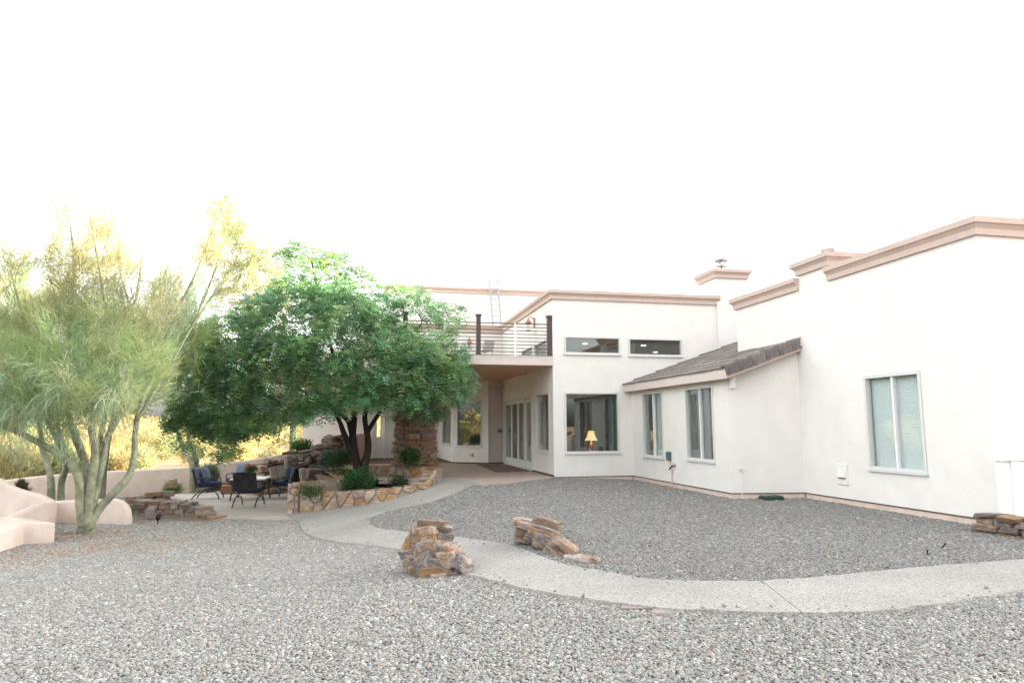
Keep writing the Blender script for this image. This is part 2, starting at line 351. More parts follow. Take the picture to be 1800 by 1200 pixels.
# the yard's gravel bed and the desert floor are one sheet; its far part is bare soil
PERIM = [(-70, 846, 19.0, -.1), (0, 841, 20, -.05), (82, 832, 21.5, 0), (187, 825, 23, .03), (322, 819, 24.5, .06), (450, 805, 26, .28), (500, 796, 27, .44), (575, 776, 29, .85), (640, 760, 31, 1.2)]
def ground_mat():
    m = bpy.data.materials.new('ground'); m.use_nodes = True; MAT['ground'] = m
    n = m.node_tree.nodes; l = m.node_tree.links; b = n['Principled BSDF']; b.inputs['Roughness'].default_value = .95; b.inputs['Specular IOR Level'].default_value = .1
    tc = n.new('ShaderNodeTexCoord')
    a = n.new('ShaderNodeAttribute'); a.attribute_name = 'yard'
    nz = n.new('ShaderNodeTexNoise'); nz.inputs['Scale'].default_value = 40; nz.inputs['Detail'].default_value = 6; l.new(tc.outputs['Object'], nz.inputs['Vector'])
    c1 = n.new('ShaderNodeValToRGB'); e = c1.color_ramp.elements; e[0].position = .3; e[0].color = (.10, .09, .08, 1); e[1].position = .7; e[1].color = (.30, .275, .25, 1); l.new(nz.outputs[0], c1.inputs[0])
    n2 = n.new('ShaderNodeTexNoise'); n2.inputs['Scale'].default_value = .35; n2.inputs['Detail'].default_value = 10; l.new(tc.outputs['Object'], n2.inputs['Vector'])
    c2 = n.new('ShaderNodeValToRGB'); e = c2.color_ramp.elements; e[0].position = .32; e[0].color = (.25, .185, .12, 1); e[1].position = .7; e[1].color = (.46, .33, .235, 1); l.new(n2.outputs[0], c2.inputs[0])
    mx = n.new('ShaderNodeMix'); mx.data_type = 'RGBA'; l.new(a.outputs['Fac'], mx.inputs[0]); l.new(c2.outputs[0], mx.inputs[6]); l.new(c1.outputs[0], mx.inputs[7])
    l.new(mx.outputs[2], b.inputs['Base Color'])
    bp = n.new('ShaderNodeBump'); bp.inputs['Strength'].default_value = .6; bp.inputs['Distance'].default_value = .03; l.new(nz.outputs[0], bp.inputs['Height']); l.new(bp.outputs[0], b.inputs['Normal'])
ground_mat()
xs = _axis(-22, 14, 1400, .3); ys = _axis(-4, 34, 1400, .3)
YARD = [(-60, -40), (60, -40), (60, 40), (2, 36)] + [tuple(PY(x, y, Y)[:2]) for x, y, Y, z in PERIM[::-1]] + [(-40, 10)]
gm = grid_mesh(xs, ys, lambda X, Y: G(X, Y) - .012, 'ground', 'ground')
_co = np.empty(len(gm.vertices) * 3); gm.vertices.foreach_get('co', _co); _co = _co.reshape(-1, 3)
at = gm.attributes.new('yard', 'FLOAT', 'POINT'); at.data.foreach_set('value', inpoly(_co[:, 0], _co[:, 1], YARD).astype(np.float32))
tag(link('ground', gm), kind='structure')

# ------------------------------------------------------------------ path
PAIRS = [((846, 849), (767, 844)), ((827, 854), (752, 856)), ((800, 866), (730, 864)), ((762, 880), (702, 872)), ((725, 889), (670, 881)), ((690, 896), (623, 888)), ((665, 904), (568, 895)),
         ((653, 910), (509, 902)), ((650, 914), (513, 910)), ((651, 918), (524, 917)), ((656, 923), (533, 932)), ((668, 928), (548, 941)), ((690, 931), (580, 949)), ((725, 935), (640, 956)), ((765, 938), (690, 962)), ((800, 942), (725, 972)),
         ((835, 947), (760, 988)), ((870, 952), (800, 1002)), ((905, 959), (845, 1013)), ((940, 972), (900, 1027)), ((975, 985), (955, 1038)), ((1015, 995), (1010, 1048)), ((1044, 1000), (1050, 1053)), ((1090, 1008), (1110, 1061)),
         ((1133, 1015), (1187, 1069)), ((1200, 1019), (1250, 1071)), ((1267, 1020), (1311, 1073)), ((1364, 1018), (1444, 1075)), ((1489, 1008), (1578, 1069)), ((1622, 995), (1711, 1049)), ((1800, 982), (1800, 1034)), ((1900, 976), (1930, 1012)), ((2100, 965), (2200, 988))]
def smooth_chain(pts, k=4):
    pts = np.array(pts); out = []
    n = len(pts)
    for i in range(n - 1):
        p0 = pts[max(i - 1, 0)]; p1 = pts[i]; p2 = pts[i + 1]; p3 = pts[min(i + 2, n - 1)]
        for j in range(k):
            t = j / k
            out.append(.5 * ((2 * p1) + (-p0 + p2) * t + (2 * p0 - 5 * p1 + 4 * p2 - p3) * t * t + (-p0 + 3 * p1 - 3 * p2 + p3) * t ** 3))
    out.append(pts[-1]); return np.array(out)
PR = smooth_chain([PG(*a, .035)[:2] for a, b in PAIRS]); PL = smooth_chain([PG(*b, .035)[:2] for a, b in PAIRS])
PATH_POLY = [tuple(p) for p in PR] + [tuple(p) for p in PL[::-1]]
def strip(PLs, PRs, name, z=.035, th=.07, na=10):
    mb = MB(); n = len(PLs)
    t = np.linspace(0, 1, na + 1)
    XY = PLs[:, None, :] * (1 - t)[None, :, None] + PRs[:, None, :] * t[None, :, None]
    Z = G(XY[..., 0], XY[..., 1]) + z
    V = np.concatenate([XY, Z[..., None]], -1).reshape(-1, 3); k = na + 1
    F = [(i * k + j, i * k + j + 1, (i + 1) * k + j + 1, (i + 1) * k + j) for i in range(n - 1) for j in range(na)]
    mb.add(V, F)
    for e in (0, na):
        up = V.reshape(n, k, 3)[:, e]; dn = up - np.array([0, 0, th])
        q = np.concatenate([up, dn]); mb.add(q, [(i, i + 1, n + i + 1, n + i) for i in range(n - 1)])
    for i_ in (0, n - 1):
        up = V.reshape(n, k, 3)[i_]; dn = up - np.array([0, 0, th]); q = np.concatenate([up, dn]); mb.add(q, [(i, i + 1, k + i + 1, k + i) for i in range(k - 1)])
    return mb
path = tag(empty('path'), kind='structure')
# slabs between the control joints
cuts = [0, 28, 59, 107, len(PR) - 1]
def edge_noise(P_, o, seed):
    rr = np.random.default_rng(seed); d = P_ - o; d /= np.linalg.norm(d, axis=1)[:, None]
    return P_ + d * (rr.normal(0, .012, len(P_)))[:, None]
PRn = edge_noise(PR, PL, 1); PLn = edge_noise(PL, PR, 2)
for i in range(len(cuts) - 1):
    a, b = cuts[i], cuts[i + 1]
    l_ = PLn[a:b + 1].copy(); r_ = PRn[a:b + 1].copy()
    if i: # recessed joint
        for q in (l_, r_):
            d = q[1] - q[0]; q[0] += d / np.linalg.norm(d) * .010
    strip(l_, r_, 'slab').build('path_slab', 'path_concrete', path)
strip(PLn + (PR - PL) * .02, PRn - (PR - PL) * .02, 'joint', z=.024, th=.04).build('joint_filler', 'path_concrete', path)

# ------------------------------------------------------------------ patios
def poly_slab(poly, z0, z1, name, m, parent=None):
    bm = bmesh.new(); vs_ = [bm.verts.new((p[0], p[1], z1)) for p in poly]
    f = bm.faces.new(vs_)
    if f.normal.z < 0: f.normal_flip()
    r_ = bmesh.ops.extrude_face_region(bm, geom=[f])
    for v in r_['geom']:
        if isinstance(v, bmesh.types.BMVert): v.co.z = z0
    bmesh.ops.recalc_face_normals(bm, faces=bm.faces)
    bmesh.ops.triangulate(bm, faces=[q for q in bm.faces if len(q.verts) > 4])
    me = bpy.data.meshes.new(name); bm.to_mesh(me); bm.free(); me.materials.append(MAT[m]); return link(name, me, parent)
pat = tag(empty('patio'), kind='structure')
UP = [LW(0.02, -.03)[:2], P(900, 847.5, 0)[:2], P(846, 851, 0)[:2], P(767, 845, 0)[:2], LW(-3.6, .2)[:2], LW(-5.9, 1.0)[:2], LW(-7.0, 4)[:2], LW(-7.2, 13.5)[:2], LW(-1.6, 14)[:2], LW(.1, 8)[:2]]
# four slabs, cut by joints across the plan
def clip_b(poly, b0, b1):
    def half(pl, s_, c):
        out = []
        for i in range(len(pl)):
            p, q = pl[i], pl[(i + 1) % len(pl)]
            dp = s_ * (loc((*p, 0))[1] - c); dq = s_ * (loc((*q, 0))[1] - c)
            if dp >= 0: out.append(p)
            if dp * dq < 0: t = dp / (dp - dq); out.append(np.array(p) + (np.array(q) - np.array(p)) * t)
        return out
    return half(half(poly, 1, b0), -1, b1)
for b0, b1 in ((-5, -.02), (.0, 2.7), (2.715, 5.5), (5.515, 8.6), (8.615, 15)):
    pp = clip_b(UP, b0, b1)
    if len(pp) > 2: poly_slab(pp, -.14, 0.0, 'patio_slab', 'patio', pat)
LP = [P(x, y, -.75)[:2] for x, y in [(391, 910), (440, 911), (500, 912), (516, 912), (530, 905), (600, 872), (640, 850), (560, 838), (440, 850), (300, 858), (250, 866), (255, 873), (300, 872), (340, 880)]]
lp = tag(empty('lower_patio'), kind='structure')
def clip_y(poly, c0, c1):
    def half(pl, s_, c):
        out = []
        for i in range(len(pl)):
            p, q = np.array(pl[i]), np.array(pl[(i + 1) % len(pl)]); dp = s_ * (p[1] - .25 * p[0] - c); dq = s_ * (q[1] - .25 * q[0] - c)
            if dp >= 0: out.append(p)
            if dp * dq < 0: out.append(p + (q - p) * (dp / (dp - dq)))
        return out
    return half(half(poly, 1, c0), -1, c1)
for c0, c1 in ((0, 19.6), (19.615, 22.2), (22.215, 40)):
    pp = clip_y(LP, c0, c1)
    if len(pp) > 2: poly_slab(pp, -.95, -.75, 'patio_slab', 'flag', lp)
rug = poly_slab([P(*q, .012)[:2] for q in [(834, 813.8), (871.5, 829.5), (936, 828), (886, 813)]], .004, .018, 'door_mat', 'mat_brown')
tag(rug, 'dark brown outdoor mat lying before the glass doors', 'mat')

# ------------------------------------------------------------------ the house (built in its own plan axes: x = along the front, y = back from it)
house = empty('house', A0, TH); tag(house, 'large white stucco house with pink-brown cornices, balcony and tiled lean-to', 'house')
class Wall:
    """a wall plane seen from its outside; s runs left to right, d goes inwards"""
    def __init__(s, p0, p1):
        s.p0 = np.array(p0, float); s.p1 = np.array(p1, float); v = s.p1 - s.p0; s.len = np.linalg.norm(v); s.d = v / s.len; s.n = np.array([s.d[1], -s.d[0]])
    def pt(s, t, d, z): q = s.p0 + s.d * t - s.n * d; return (q[0], q[1], z)
    def box(s, mb, t0, t1, d0, d1, z0, z1):
        return mb.add([s.pt(t0, d0, z0), s.pt(t1, d0, z0), s.pt(t1, d1, z0), s.pt(t0, d1, z0), s.pt(t0, d0, z1), s.pt(t1, d0, z1), s.pt(t1, d1, z1), s.pt(t0, d1, z1)],
                      [(3, 2, 1, 0), (4, 5, 6, 7), (0, 1, 5, 4), (1, 2, 6, 5), (2, 3, 7, 6), (3, 0, 4, 7)])
    def panel(s, mb, z0, z1, holes=(), th=.2, t0=0, t1=None):
        t1 = s.len if t1 is None else t1
        ss = sorted({t0, t1, *[h[0] for h in holes], *[h[1] for h in holes]}); zz = sorted({z0, z1, *[h[2] for h in holes], *[h[3] for h in holes]})
        for d, flip in ((0, False), (th, True)):
            for i in range(len(ss) - 1):
                for j in range(len(zz) - 1):
                    cs, cz = (ss[i] + ss[i + 1]) / 2, (zz[j] + zz[j + 1]) / 2
                    if any(h[0] < cs < h[1] and h[2] < cz < h[3] for h in holes): continue
                    q = [s.pt(ss[i], d, zz[j]), s.pt(ss[i + 1], d, zz[j]), s.pt(ss[i + 1], d, zz[j + 1]), s.pt(ss[i], d, zz[j + 1])]
                    mb.add(q, [(3, 2, 1, 0) if flip else (0, 1, 2, 3)])
        for h in holes:
            a = [s.pt(h[0], 0, h[2]), s.pt(h[1], 0, h[2]), s.pt(h[1], 0, h[3]), s.pt(h[0], 0, h[3])]; b = [s.pt(h[0], th, h[2]), s.pt(h[1], th, h[2]), s.pt(h[1], th, h[3]), s.pt(h[0], th, h[3])]
            mb.add(a + b, [(0, 4, 5, 1), (1, 5, 6, 2), (2, 6, 7, 3), (3, 7, 4, 0)])
        return mb
def window(W, t0, t1, z0, z1, panes=2, fw=.06, glass='glass', blind=None, proud=.02, mull=.04, name='window', trans=False, br=(0, 1)):
    mb = MB(); e = .004
    for a in ((t0 + e, t0 + fw, z0 + e, z1 - e), (t1 - fw, t1 - e, z0 + e, z1 - e), (t0 + fw, t1 - fw, z0 + e, z0 + fw), (t0 + fw, t1 - fw, z1 - fw, z1 - e)): W.box(mb, a[0], a[1], -proud, .09, a[2], a[3])
    w = mb.build(name, 'frame', house)
    L = (t1 - t0 - 2 * fw) / panes
    for i in range(panes):
        a = t0 + fw + i * L; mb = MB(); d = .05 + (.012 if i else 0)
        W.box(mb, a + .003, a + L - .003, d, d + .006, z0 + fw, z1 - fw); mb.build('pane', glass, w)
        if i: mb = MB(); W.box(mb, a - mull / 2, a + mull / 2, .012, .085, z0 + fw, z1 - fw); mb.build('mullion', 'white_paint', w)
    mb = MB(); W.box(mb, t0 - .015, t1 + .015, -proud - .035, .0, z0 - .035, z0 + .002); mb.build('sill', 'frame', w)
    if blind:
        mb = MB(); z = z0 + .05
        while z < z1 - .05:
            ta = t0 + .04 + (t1 - t0 - .08) * br[0]; tb = t0 + .04 + (t1 - t0 - .08) * br[1]; p = [W.pt(ta, .125, z), W.pt(tb, .125, z), W.pt(tb, .142, z + .047), W.pt(ta, .142, z + .047)]
            mb.add(p, [(0, 1, 2, 3)]); z += .044
        tag(mb.build('blind', blind, w), kind='stuff')
    return w
def cornice(pts, ztop, closed=False, h=.28, parent=house, name='cornice', m='trim', out=.13):
    prof = [(-.25, -.03), (-.25, 0), (out, 0), (out, -.10), (out - .03, -.115), (.055, -.175), (.055, -h), (.0, -h)]
    P_ = [np.array(p, float) for p in pts]; n = len(P_); ofs = []
    for i in range(n):
        a = P_[i] - P_[i - 1] if (i or closed) else P_[1] - P_[0]; b = P_[(i + 1) % n] - P_[i] if (i < n - 1 or closed) else P_[-1] - P_[-2]
        a = a / np.linalg.norm(a); b = b / np.linalg.norm(b); na = np.array([a[1], -a[0]]); nb = np.array([b[1], -b[0]]); m_ = na + nb; m_ = m_ / (m_ @ na); ofs.append(m_)
    V = []; k = len(prof)
    for i in range(n):
        for o_, z in prof: q = P_[i] + ofs[i] * o_; V.append((q[0], q[1], ztop + z))
    F = []
    for i in range(n if closed else n - 1):
        j = (i + 1) % n
        for q in range(k): F.append((i * k + q, j * k + q, j * k + (q + 1) % k, i * k + (q + 1) % k))
    if not closed: F += [tuple(range(k)), tuple((n - 1) * k + q for q in range(k))[::-1]]
    return MB().add(V, F).build(name, m, parent)
# --- great room block
WF = Wall((0, 0), (12, 0)); WS = Wall((0, 7.43), (0, 0))
hF = [(.34, 2.03, .67, 2.44), (.35, 2.12, 3.57, 4.10), (2.37, 4.13, 3.55, 4.09)]
sb = lambda b: 7.43 - b
hS = [(sb(2.02), sb(.42), .68, 2.46), (sb(7.12), sb(2.6), .02, 2.47), (sb(4.02), sb(2.4), 3.55, 4.09), (sb(2.2), sb(.58), 3.55, 4.09)]
mb = MB(); WF.panel(mb, 0, 5.32, hF); mb.build('wall', 'stucco', house)['label'] = 'tall white front wall with two clerestory windows'
mb = MB(); WS.panel(mb, 0, 5.32, hS, th=.2, t0=0, t1=7.43 - .002); mb.build('wall', 'stucco', house)['label'] = 'side wall holding the glass doors under the balcony'
MB().box(.01, 12, .01, 13, 5.05, 5.2).build('roof_deck', 'interior', house)
MB().box(.21, 6.58, .21, 5.59, 4.215, 4.26).build('ceiling', 'interior', house)
MB().box(.2, 12, .2, 7.3, -.1, .015).build('floor', 'floor_in', house)
mb = MB(); Wall((.3, 5.6), (12, 5.6)).panel(mb, 0, 5.05, [(1.2, 2.3, .02, 2.3)], th=.12); mb.build('inner_wall', 'interior', house)
mb = MB(); Wall((6.7, .3), (6.7, 5.6)).panel(mb, 0, 5.05, th=.12); mb.build('inner_wall', 'interior', house)
MB().box(-1, 12, 10.6, 10.8, 0, 5).build('inner_wall', 'wood_in', house)
window(WF, *hF[0], panes=1, fw=.05)
window(WF, *hF[1], panes=1, fw=.05); window(WF, *hF[2], panes=1, fw=.05)
window(WS, *hS[0], panes=1, fw=.06)
window(WS, *hS[2], panes=1, fw=.05); window(WS, *hS[3], panes=1, fw=.05)
cornice([(0, 7.43), (0, 0), (5.42, 0)], 5.47)
# glass doors
t0, t1, z0, z1 = hS[1]
mb = MB(); fw = .07
for a in ((t0 + .003, t0 + fw, z0, z1 - .003), (t1 - fw, t1 - .003, z0, z1 - .003), (t0 + fw, t1 - fw, z1 - fw, z1 - .003)): WS.box(mb, a[0], a[1], -.015, .14, a[2], a[3])
WS.box(mb, t0, t1, -.02, .16, z0 - .015, z0 + .03)
door = mb.build('door', 'frame', house)
n = 4; L = (t1 - t0 - 2 * fw) / n
for i in range(n):
    a = t0 + fw + i * L; b = a + L; d = .04 + (.03 if i == 3 else 0); e = .005; s_ = .12
    mb = MB()
    for q in ((a + e, a + s_, z0 + .035, z1 - fw - e), (b - s_, b - e, z0 + .035, z1 - fw - e), (a + s_, b - s_, z0 + .035, z0 + .27), (a + s_, b - s_, z1 - fw - .14, z1 - fw - e)): WS.box(mb, q[0], q[1], d, d + .05, q[2], q[3])
    WS.box(mb, (a + b) / 2 - .02, (a + b) / 2 + .02, d + .005, d + .045, z0 + .27, z1 - fw - .14) if i < 1 else None
    mb.build('door_leaf', 'frame', door)
    mb = MB(); WS.box(mb, a + s_, b - s_, d + .02, d + .028, z0 + .27, z1 - fw - .14); mb.build('pane', 'glass', door)
    if i in (1, 2):
        t = b - .06 if i == 1 else a + .06
        MB().tube([WS.pt(t, -.0, .92), WS.pt(t, -.05, .95), WS.pt(t, -.055, 1.07), WS.pt(t, -.05, 1.19), WS.pt(t, .0, 1.22)], .014).build('handle', 'steel', door)
# --- recess walls under the balcony
p_bayR = loc(P(858.2, 813.1, .05))[:2]; p_bayF = loc(P(795, 811.6, .05))[:2]; p_bayL = np.array([p_bayF[0] - .15, 12.2])
p_ret = np.array([0.0, 7.43])
WR = Wall(p_bayR, p_ret); WB = Wall(p_bayF, p_bayR); WL = Wall(p_bayL, p_bayF); WG = Wall((-8.0, 12.9), p_bayL)
mb = MB(); WR.panel(mb, 0, 3.25); mb.build('wall', 'stucco', house)
hb = (.12 * WB.len, .83 * WB.len, .66, 2.47)
mb = MB(); WB.panel(mb, 0, 3.25, [hb]); mb.build('wall', 'stucco', house)['label'] = 'bay wall with a large dark window'
window(WB, *hb, panes=1, fw=.05)
hl = (.35 * WL.len, .92 * WL.len, .7, 2.4)
mb = MB(); WL.panel(mb, 0, 3.25, [hl]); mb.build('wall', 'stucco', house)
window(WL, *hl, panes=1, fw=.06)
def tG(x):  # s along WG for an image column
    o = CPOS; best = None
    for i in range(800):
        t = WG.len * i / 799; q = WG.pt(t, 0, 0); w = LW(q[0], q[1], .9); d = w - CPOS
        px = 900 + FPX * (d @ CR) / (d @ _w)
        if best is None or abs(px - x) < best[0]: best = (abs(px - x), t)
    return best[1]
hg = (tG(653), tG(677), .03, 2.2)
mb = MB(); WG.panel(mb, 0, 5.0, [hg]); mb.build('wall', 'stucco', house)['label'] = 'far white wall with the white side door'
mb = MB(); a, b, z0, z1 = hg; WG.box(mb, a + .01, a + .07, -.02, .1, z0, z1 - .01); WG.box(mb, b - .07, b - .01, -.02, .1, z0, z1 - .01); WG.box(mb, a + .07, b - .07, -.02, .1, z1 - .08, z1 - .01)
sdoor = mb.build('door', 'white_paint', house); sdoor['label'] = 'white side door with glass upper half'
mb = MB(); m_ = a + .07; M_ = b - .07
for q in ((m_ + .01, m_ + .16, z0 + .01, z1 - .09), (M_ - .16, M_ - .01, z0 + .01, z1 - .09), (m_ + .16, M_ - .16, z0 + .01, 1.0), (m_ + .16, M_ - .16, z1 - .25, z1 - .09)): WG.box(mb, q[0], q[1], .03, .08, q[2], q[3])
mb.build('door_leaf', 'white_paint', sdoor)
mb = MB(); WG.box(mb, m_ + .16, M_ - .16, .05, .056, 1.0, z1 - .25); mb.build('pane', 'glass', sdoor)
MB().tube([WG.pt(m_ + .07, -.02, 1.0), WG.pt(m_ + .07, -.05, 1.0), WG.pt(m_ + .16, -.05, 1.0)], .014).build('handle', 'steel', sdoor)
MB().box(-8, -.4, 8.6, 8.7, -.1, .01).box(-8, 0.5, 8.7, 16, -.1, .012).build('floor', 'floor_in', house)
mb = MB(); Wall((-1.6, 12.6), (2, 12.6)).panel(mb, 0, 3.2); mb.build('inner_wall', 'interior', house)
# --- balcony
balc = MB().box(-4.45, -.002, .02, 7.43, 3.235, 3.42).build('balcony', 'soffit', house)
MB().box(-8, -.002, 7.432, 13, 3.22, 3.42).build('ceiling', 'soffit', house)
MB().box(-4.5, -.004, -.03, .018, 3.215, 3.455).build('fascia', 'trim_low', balc)
MB().box(-4.51, -.003, -.045, .03, 3.457, 3.475).build('edge_trim', 'white_paint', balc)
MB().box(-4.5, -4.452, .02, 7.4, 3.215, 3.455).build('fascia', 'trim_low', balc)
MB().box(-4.44, -.01, .035, 7.42, 3.422, 3.452).build('deck', 'patio', balc)
rail = MB().box(-.14, -.02, .02, .14, 3.476, 4.64).box(-.165, -.001, -.005, .165, 4.641, 4.70).box(-.17, -.001, -.008, .168, 3.476, 3.53).build('railing', 'bronze', house)
rail['label'] = 'horizontal bar railing with dark bronze posts'
for x in (-2.26, -4.36):
    MB().box(x, x + .12, .02, .14, 3.476, 4.62).box(x - .02, x + .14, 0, .16, 4.621, 4.68).box(x - .02, x + .14, 0, .16, 3.476, 3.53).build('post', 'bronze', rail)
for x in (-1.14, -3.2): MB().box(x, x + .05, .055, .105, 3.476, 4.44).build('post', 'white_paint', rail)
for k in range(10):
    z = 3.50 + k * .104; r_ = .011 if k < 9 else .016
    for x0, x1 in ((-4.24, -2.26), (-2.14, -.14)):
        MB().tube([(x0, .08, z), (x1, .08, z)], r_, 6).build('bar', 'cable', rail)
    MB().tube([(-4.3, .14, z), (-4.3, 7.4, z)], r_, 6).build('bar', 'cable', rail)
# --- upper storey behind the balcony
mb = MB(); Wall((-4.5, 7.43), (0, 7.43)).panel(mb, 3.42, 5.32); mb.build('wall', 'stucco', house)
mb = MB(); Wall((-4.5, 13), (-4.5, 7.43)).panel(mb, 3.42, 5.32); mb.build('wall', 'stucco', house)
cornice([(-4.5, 12.9), (-4.5, 7.43), (-.13, 7.43)], 5.46)
MB().box(-4.48, .0, 7.6, 13, 5.1, 5.22).build('roof_deck', 'interior', house)
mb = MB(); Wall((-4.4, 12.98), (9, 12.98)).panel(mb, 0, 7.95); mb.build('wall', 'stucco', house)['label'] = 'tallest rear wall where the ladder leans'
mb = MB(); Wall((-4.4, 15.6), (-4.4, 12.98)).panel(mb, 0, 7.95); mb.build('wall', 'stucco', house)
mb = MB(); Wall((9, 15.6), (-4.4, 15.6)).panel(mb, 0, 7.95); mb.build('wall', 'stucco', house)
mb = MB(); Wall((9, 12.98), (9, 15.6)).panel(mb, 0, 7.95); mb.build('wall', 'stucco', house)
MB().box(-4.3, 8.9, 13.1, 15.5, 7.7, 7.8).build('roof_deck', 'interior', house)
cornice([(-4.4, 15.6), (-4.4, 12.98), (9, 12.98)], 8.12)
# --- lean-to with tiled roof
EC, ED = -5.55, -5.82
WX = Wall((2.42, 0), (2.42, EC)); WC = Wall((2.42, EC), (4.02, ED))
hx = [(.84, 2.2, .6, 2.38), (3.52, 4.9, .63, 2.37)]
mb = MB(); WX.panel(mb, 0, 2.75, hx, th=.15); mb.build('wall', 'stucco', house)['label'] = 'low lean-to wall with two sliding windows'
zr = lambda a: 2.70 + .357 * (a - 2.2)
mb = MB(); q = [(*WC.p0, 0), (*WC.p1, 0), (*WC.p1, zr(4.02) - .06), (*WC.p0, zr(2.42) - .06)]; mb.add(q, [(0, 1, 2, 3)])
mb.build('wall', 'stucco', house)['label'] = 'blank lean-to end wall facing the yard'
window(WX, *hx[0], panes=2, fw=.05, blind='blind', br=(.5, 1)); window(WX, *hx[1], panes=2, fw=.05, blind='blind_dark')
ye = -5.93
mb = MB(); q = [(2.22, 0, zr(2.22) - .05), (4.02, 0, zr(4.02) - .05), (4.02, ye, zr(4.02) - .05), (2.22, ye, zr(2.22) - .05)]
q2 = [(x, y, z - .06) for x, y, z in q]; mb.add(q + q2, [(0, 3, 2, 1), (4, 5, 6, 7), (0, 1, 5, 4), (1, 2, 6, 5), (2, 3, 7, 6), (3, 0, 4, 7)])
q = [(4.021, -.002, zr(4.021) - .05), (7.0, -.002, zr(7) - .05), (7.0, -3.35, zr(7) - .05), (4.021, -3.35, zr(4.021) - .05)]; mb.add(q, [(0, 3, 2, 1)])
roof = mb.build('roof', 'tile', house); roof['label'] = 'grey-brown flat tile roof of the lean-to'
MB().box(2.18, 2.218, ye, -.003, 2.45, 2.675).build('fascia', 'trim_low', roof)
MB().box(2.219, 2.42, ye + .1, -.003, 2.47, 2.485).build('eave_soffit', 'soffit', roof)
q = [(2.18, ye, 2.45), (4.015, ye, zr(4.015) - .26), (4.015, ye, zr(4.015) - .03), (2.18, ye, 2.675)]
mb = MB().add(q + [(x, y - .04, z) for x, y, z in q], [(0, 1, 2, 3), (7, 6, 5, 4), (0, 4, 5, 1), (1, 5, 6, 2), (2, 6, 7, 3), (3, 7, 4, 0)]); mb.build('rake_board', 'trim', roof)
tl = .46; ex = .385; tw = .298; SL = math.atan(.357)
tme = MB().add([(0, 0, 0), (tl, 0, -.022), (tl, tw, -.022), (0, tw, 0), (0, 0, .03), (tl, 0, .008), (tl, tw, .008), (0, tw, .03)], [(3, 2, 1, 0), (4, 5, 6, 7), (0, 1, 5, 4), (1, 2, 6, 5), (2, 3, 7, 6), (3, 0, 4, 7)]).mesh('tile', 'tile')
nrows = 13
for r_ in range(nrows):
    a0 = 2.15 + r_ * ex * math.cos(SL)
    ymin = ye + .05 if a0 < 4.0 - .1 else -3.34
    if a0 + ex > 7.2: break
    y = -.004 - (tw * .5 if r_ % 2 else 0)
    if r_ % 2:
        o = link('tile', tme, roof); o.location = (a0, -.004 - tw * .5, zr(a0)); o.scale = (1, .5, 1); o.rotation_euler = (0, -SL, 0)
    while y - tw > ymin - .02:
        o = link('tile', tme, roof); o.location = (a0 + random.uniform(-.008, .008), y - tw + .002, zr(a0) - .02 + random.uniform(0, .005)); o.scale = (1 if a0 + tl < 4.0 or a0 > 3.9 or y - tw > -3.34 else max(.3, (4.015 - a0) / tl / math.cos(SL)), .99, 1); o.rotation_euler = (random.uniform(-.006, .006), -SL + random.uniform(-.012, .012), random.uniform(-.008, .008))
        y -= tw
    rem = y - ymin
    if rem > .04:
        o = link('tile', tme, roof); o.location = (a0, ymin, zr(a0) - .018); o.scale = (1 if a0 + tl < 4.0 or a0 > 3.9 else max(.3, (4.015 - a0) / tl / math.cos(SL)), rem / tw * .97, 1); o.rotation_euler = (0, -SL, 0)
k = 0; a0 = 2.12
while a0 < 3.95:
    ln = min(.38, 4.0 - a0); ln_ = ln / math.cos(SL)
    mb = MB().box(0, ln_ + .04, -.09, -.055, -.165, .055).box(0, ln_ + .04, -.056, .10, .02, .054)
    o = mb.build('rake_tile', 'rake', roof); o.location = (a0, ye + .0, zr(a0) + .0 + random.uniform(-.004, .006)); o.rotation_euler = (random.uniform(-.03, .03), -SL + .06, .075 + random.uniform(-.015, .015)); a0 += .325
MB().lathe([(.0, .06), (.05, .055), (.085, .03), (.09, -.02), (.09, -.17)], 10, (4.03, ye + .0, zr(4.02))).build('rake_end', 'stem', roof)
# --- right wing
WW = Wall((4.02, -3.36), (4.02, -10.52)); sw = lambda b: -3.36 - b
hw = (sw(-7.82), sw(-9.21), .62, 2.39)
mb = MB(); WW.panel(mb, 0, 4.56, [hw]); mb.build('wall', 'stucco', house)['label'] = 'long white right wing wall with one sliding window'
window(WW, *hw, panes=2, fw=.06, blind='blind', glass='glass_clear')
WE = Wall((4.02, -10.52), (14, -10.52)); mb = MB(); WE.panel(mb, 0, 4.56); mb.build('wall', 'stucco', house)['label'] = 'near end wall of the right wing'
mb = MB(); Wall((12, -3.36), (4.02, -3.36)).panel(mb, 0, 4.56); mb.build('wall', 'stucco', house)
MB().box(4.1, 14, -10.4, -3.45, 4.3, 4.4).build('roof_deck', 'interior', house)
cornice([(7, -3.36), (4.02, -3.36), (4.02, -6.0)], 4.71)
cornice([(4.02, -7.0), (4.02, -10.52), (14, -10.52)], 4.71)
st = MB().box(4.021, 5.7, -7.02, -5.99, 4.562, 4.9).build('chimney', 'stucco', house); st['label'] = 'low square flue stack on the right wing'
cornice([(5.7, -5.99), (4.021, -5.99), (4.021, -7.02), (5.7, -7.02)], 5.03, closed=True, parent=st)
MB().box(4.1, 5.6, -6.95, -6.05, 4.98, 5.005).build('cap', 'trim', st)
vm = MB().lathe([(.16, 0), (.16, .26), (.17, .265), (.17, .285), (.0, .30)], 28, (4.55, -6.36, 5.005)); vent = vm.build('vent_collar', 'vent_white', st)
dm = MB()
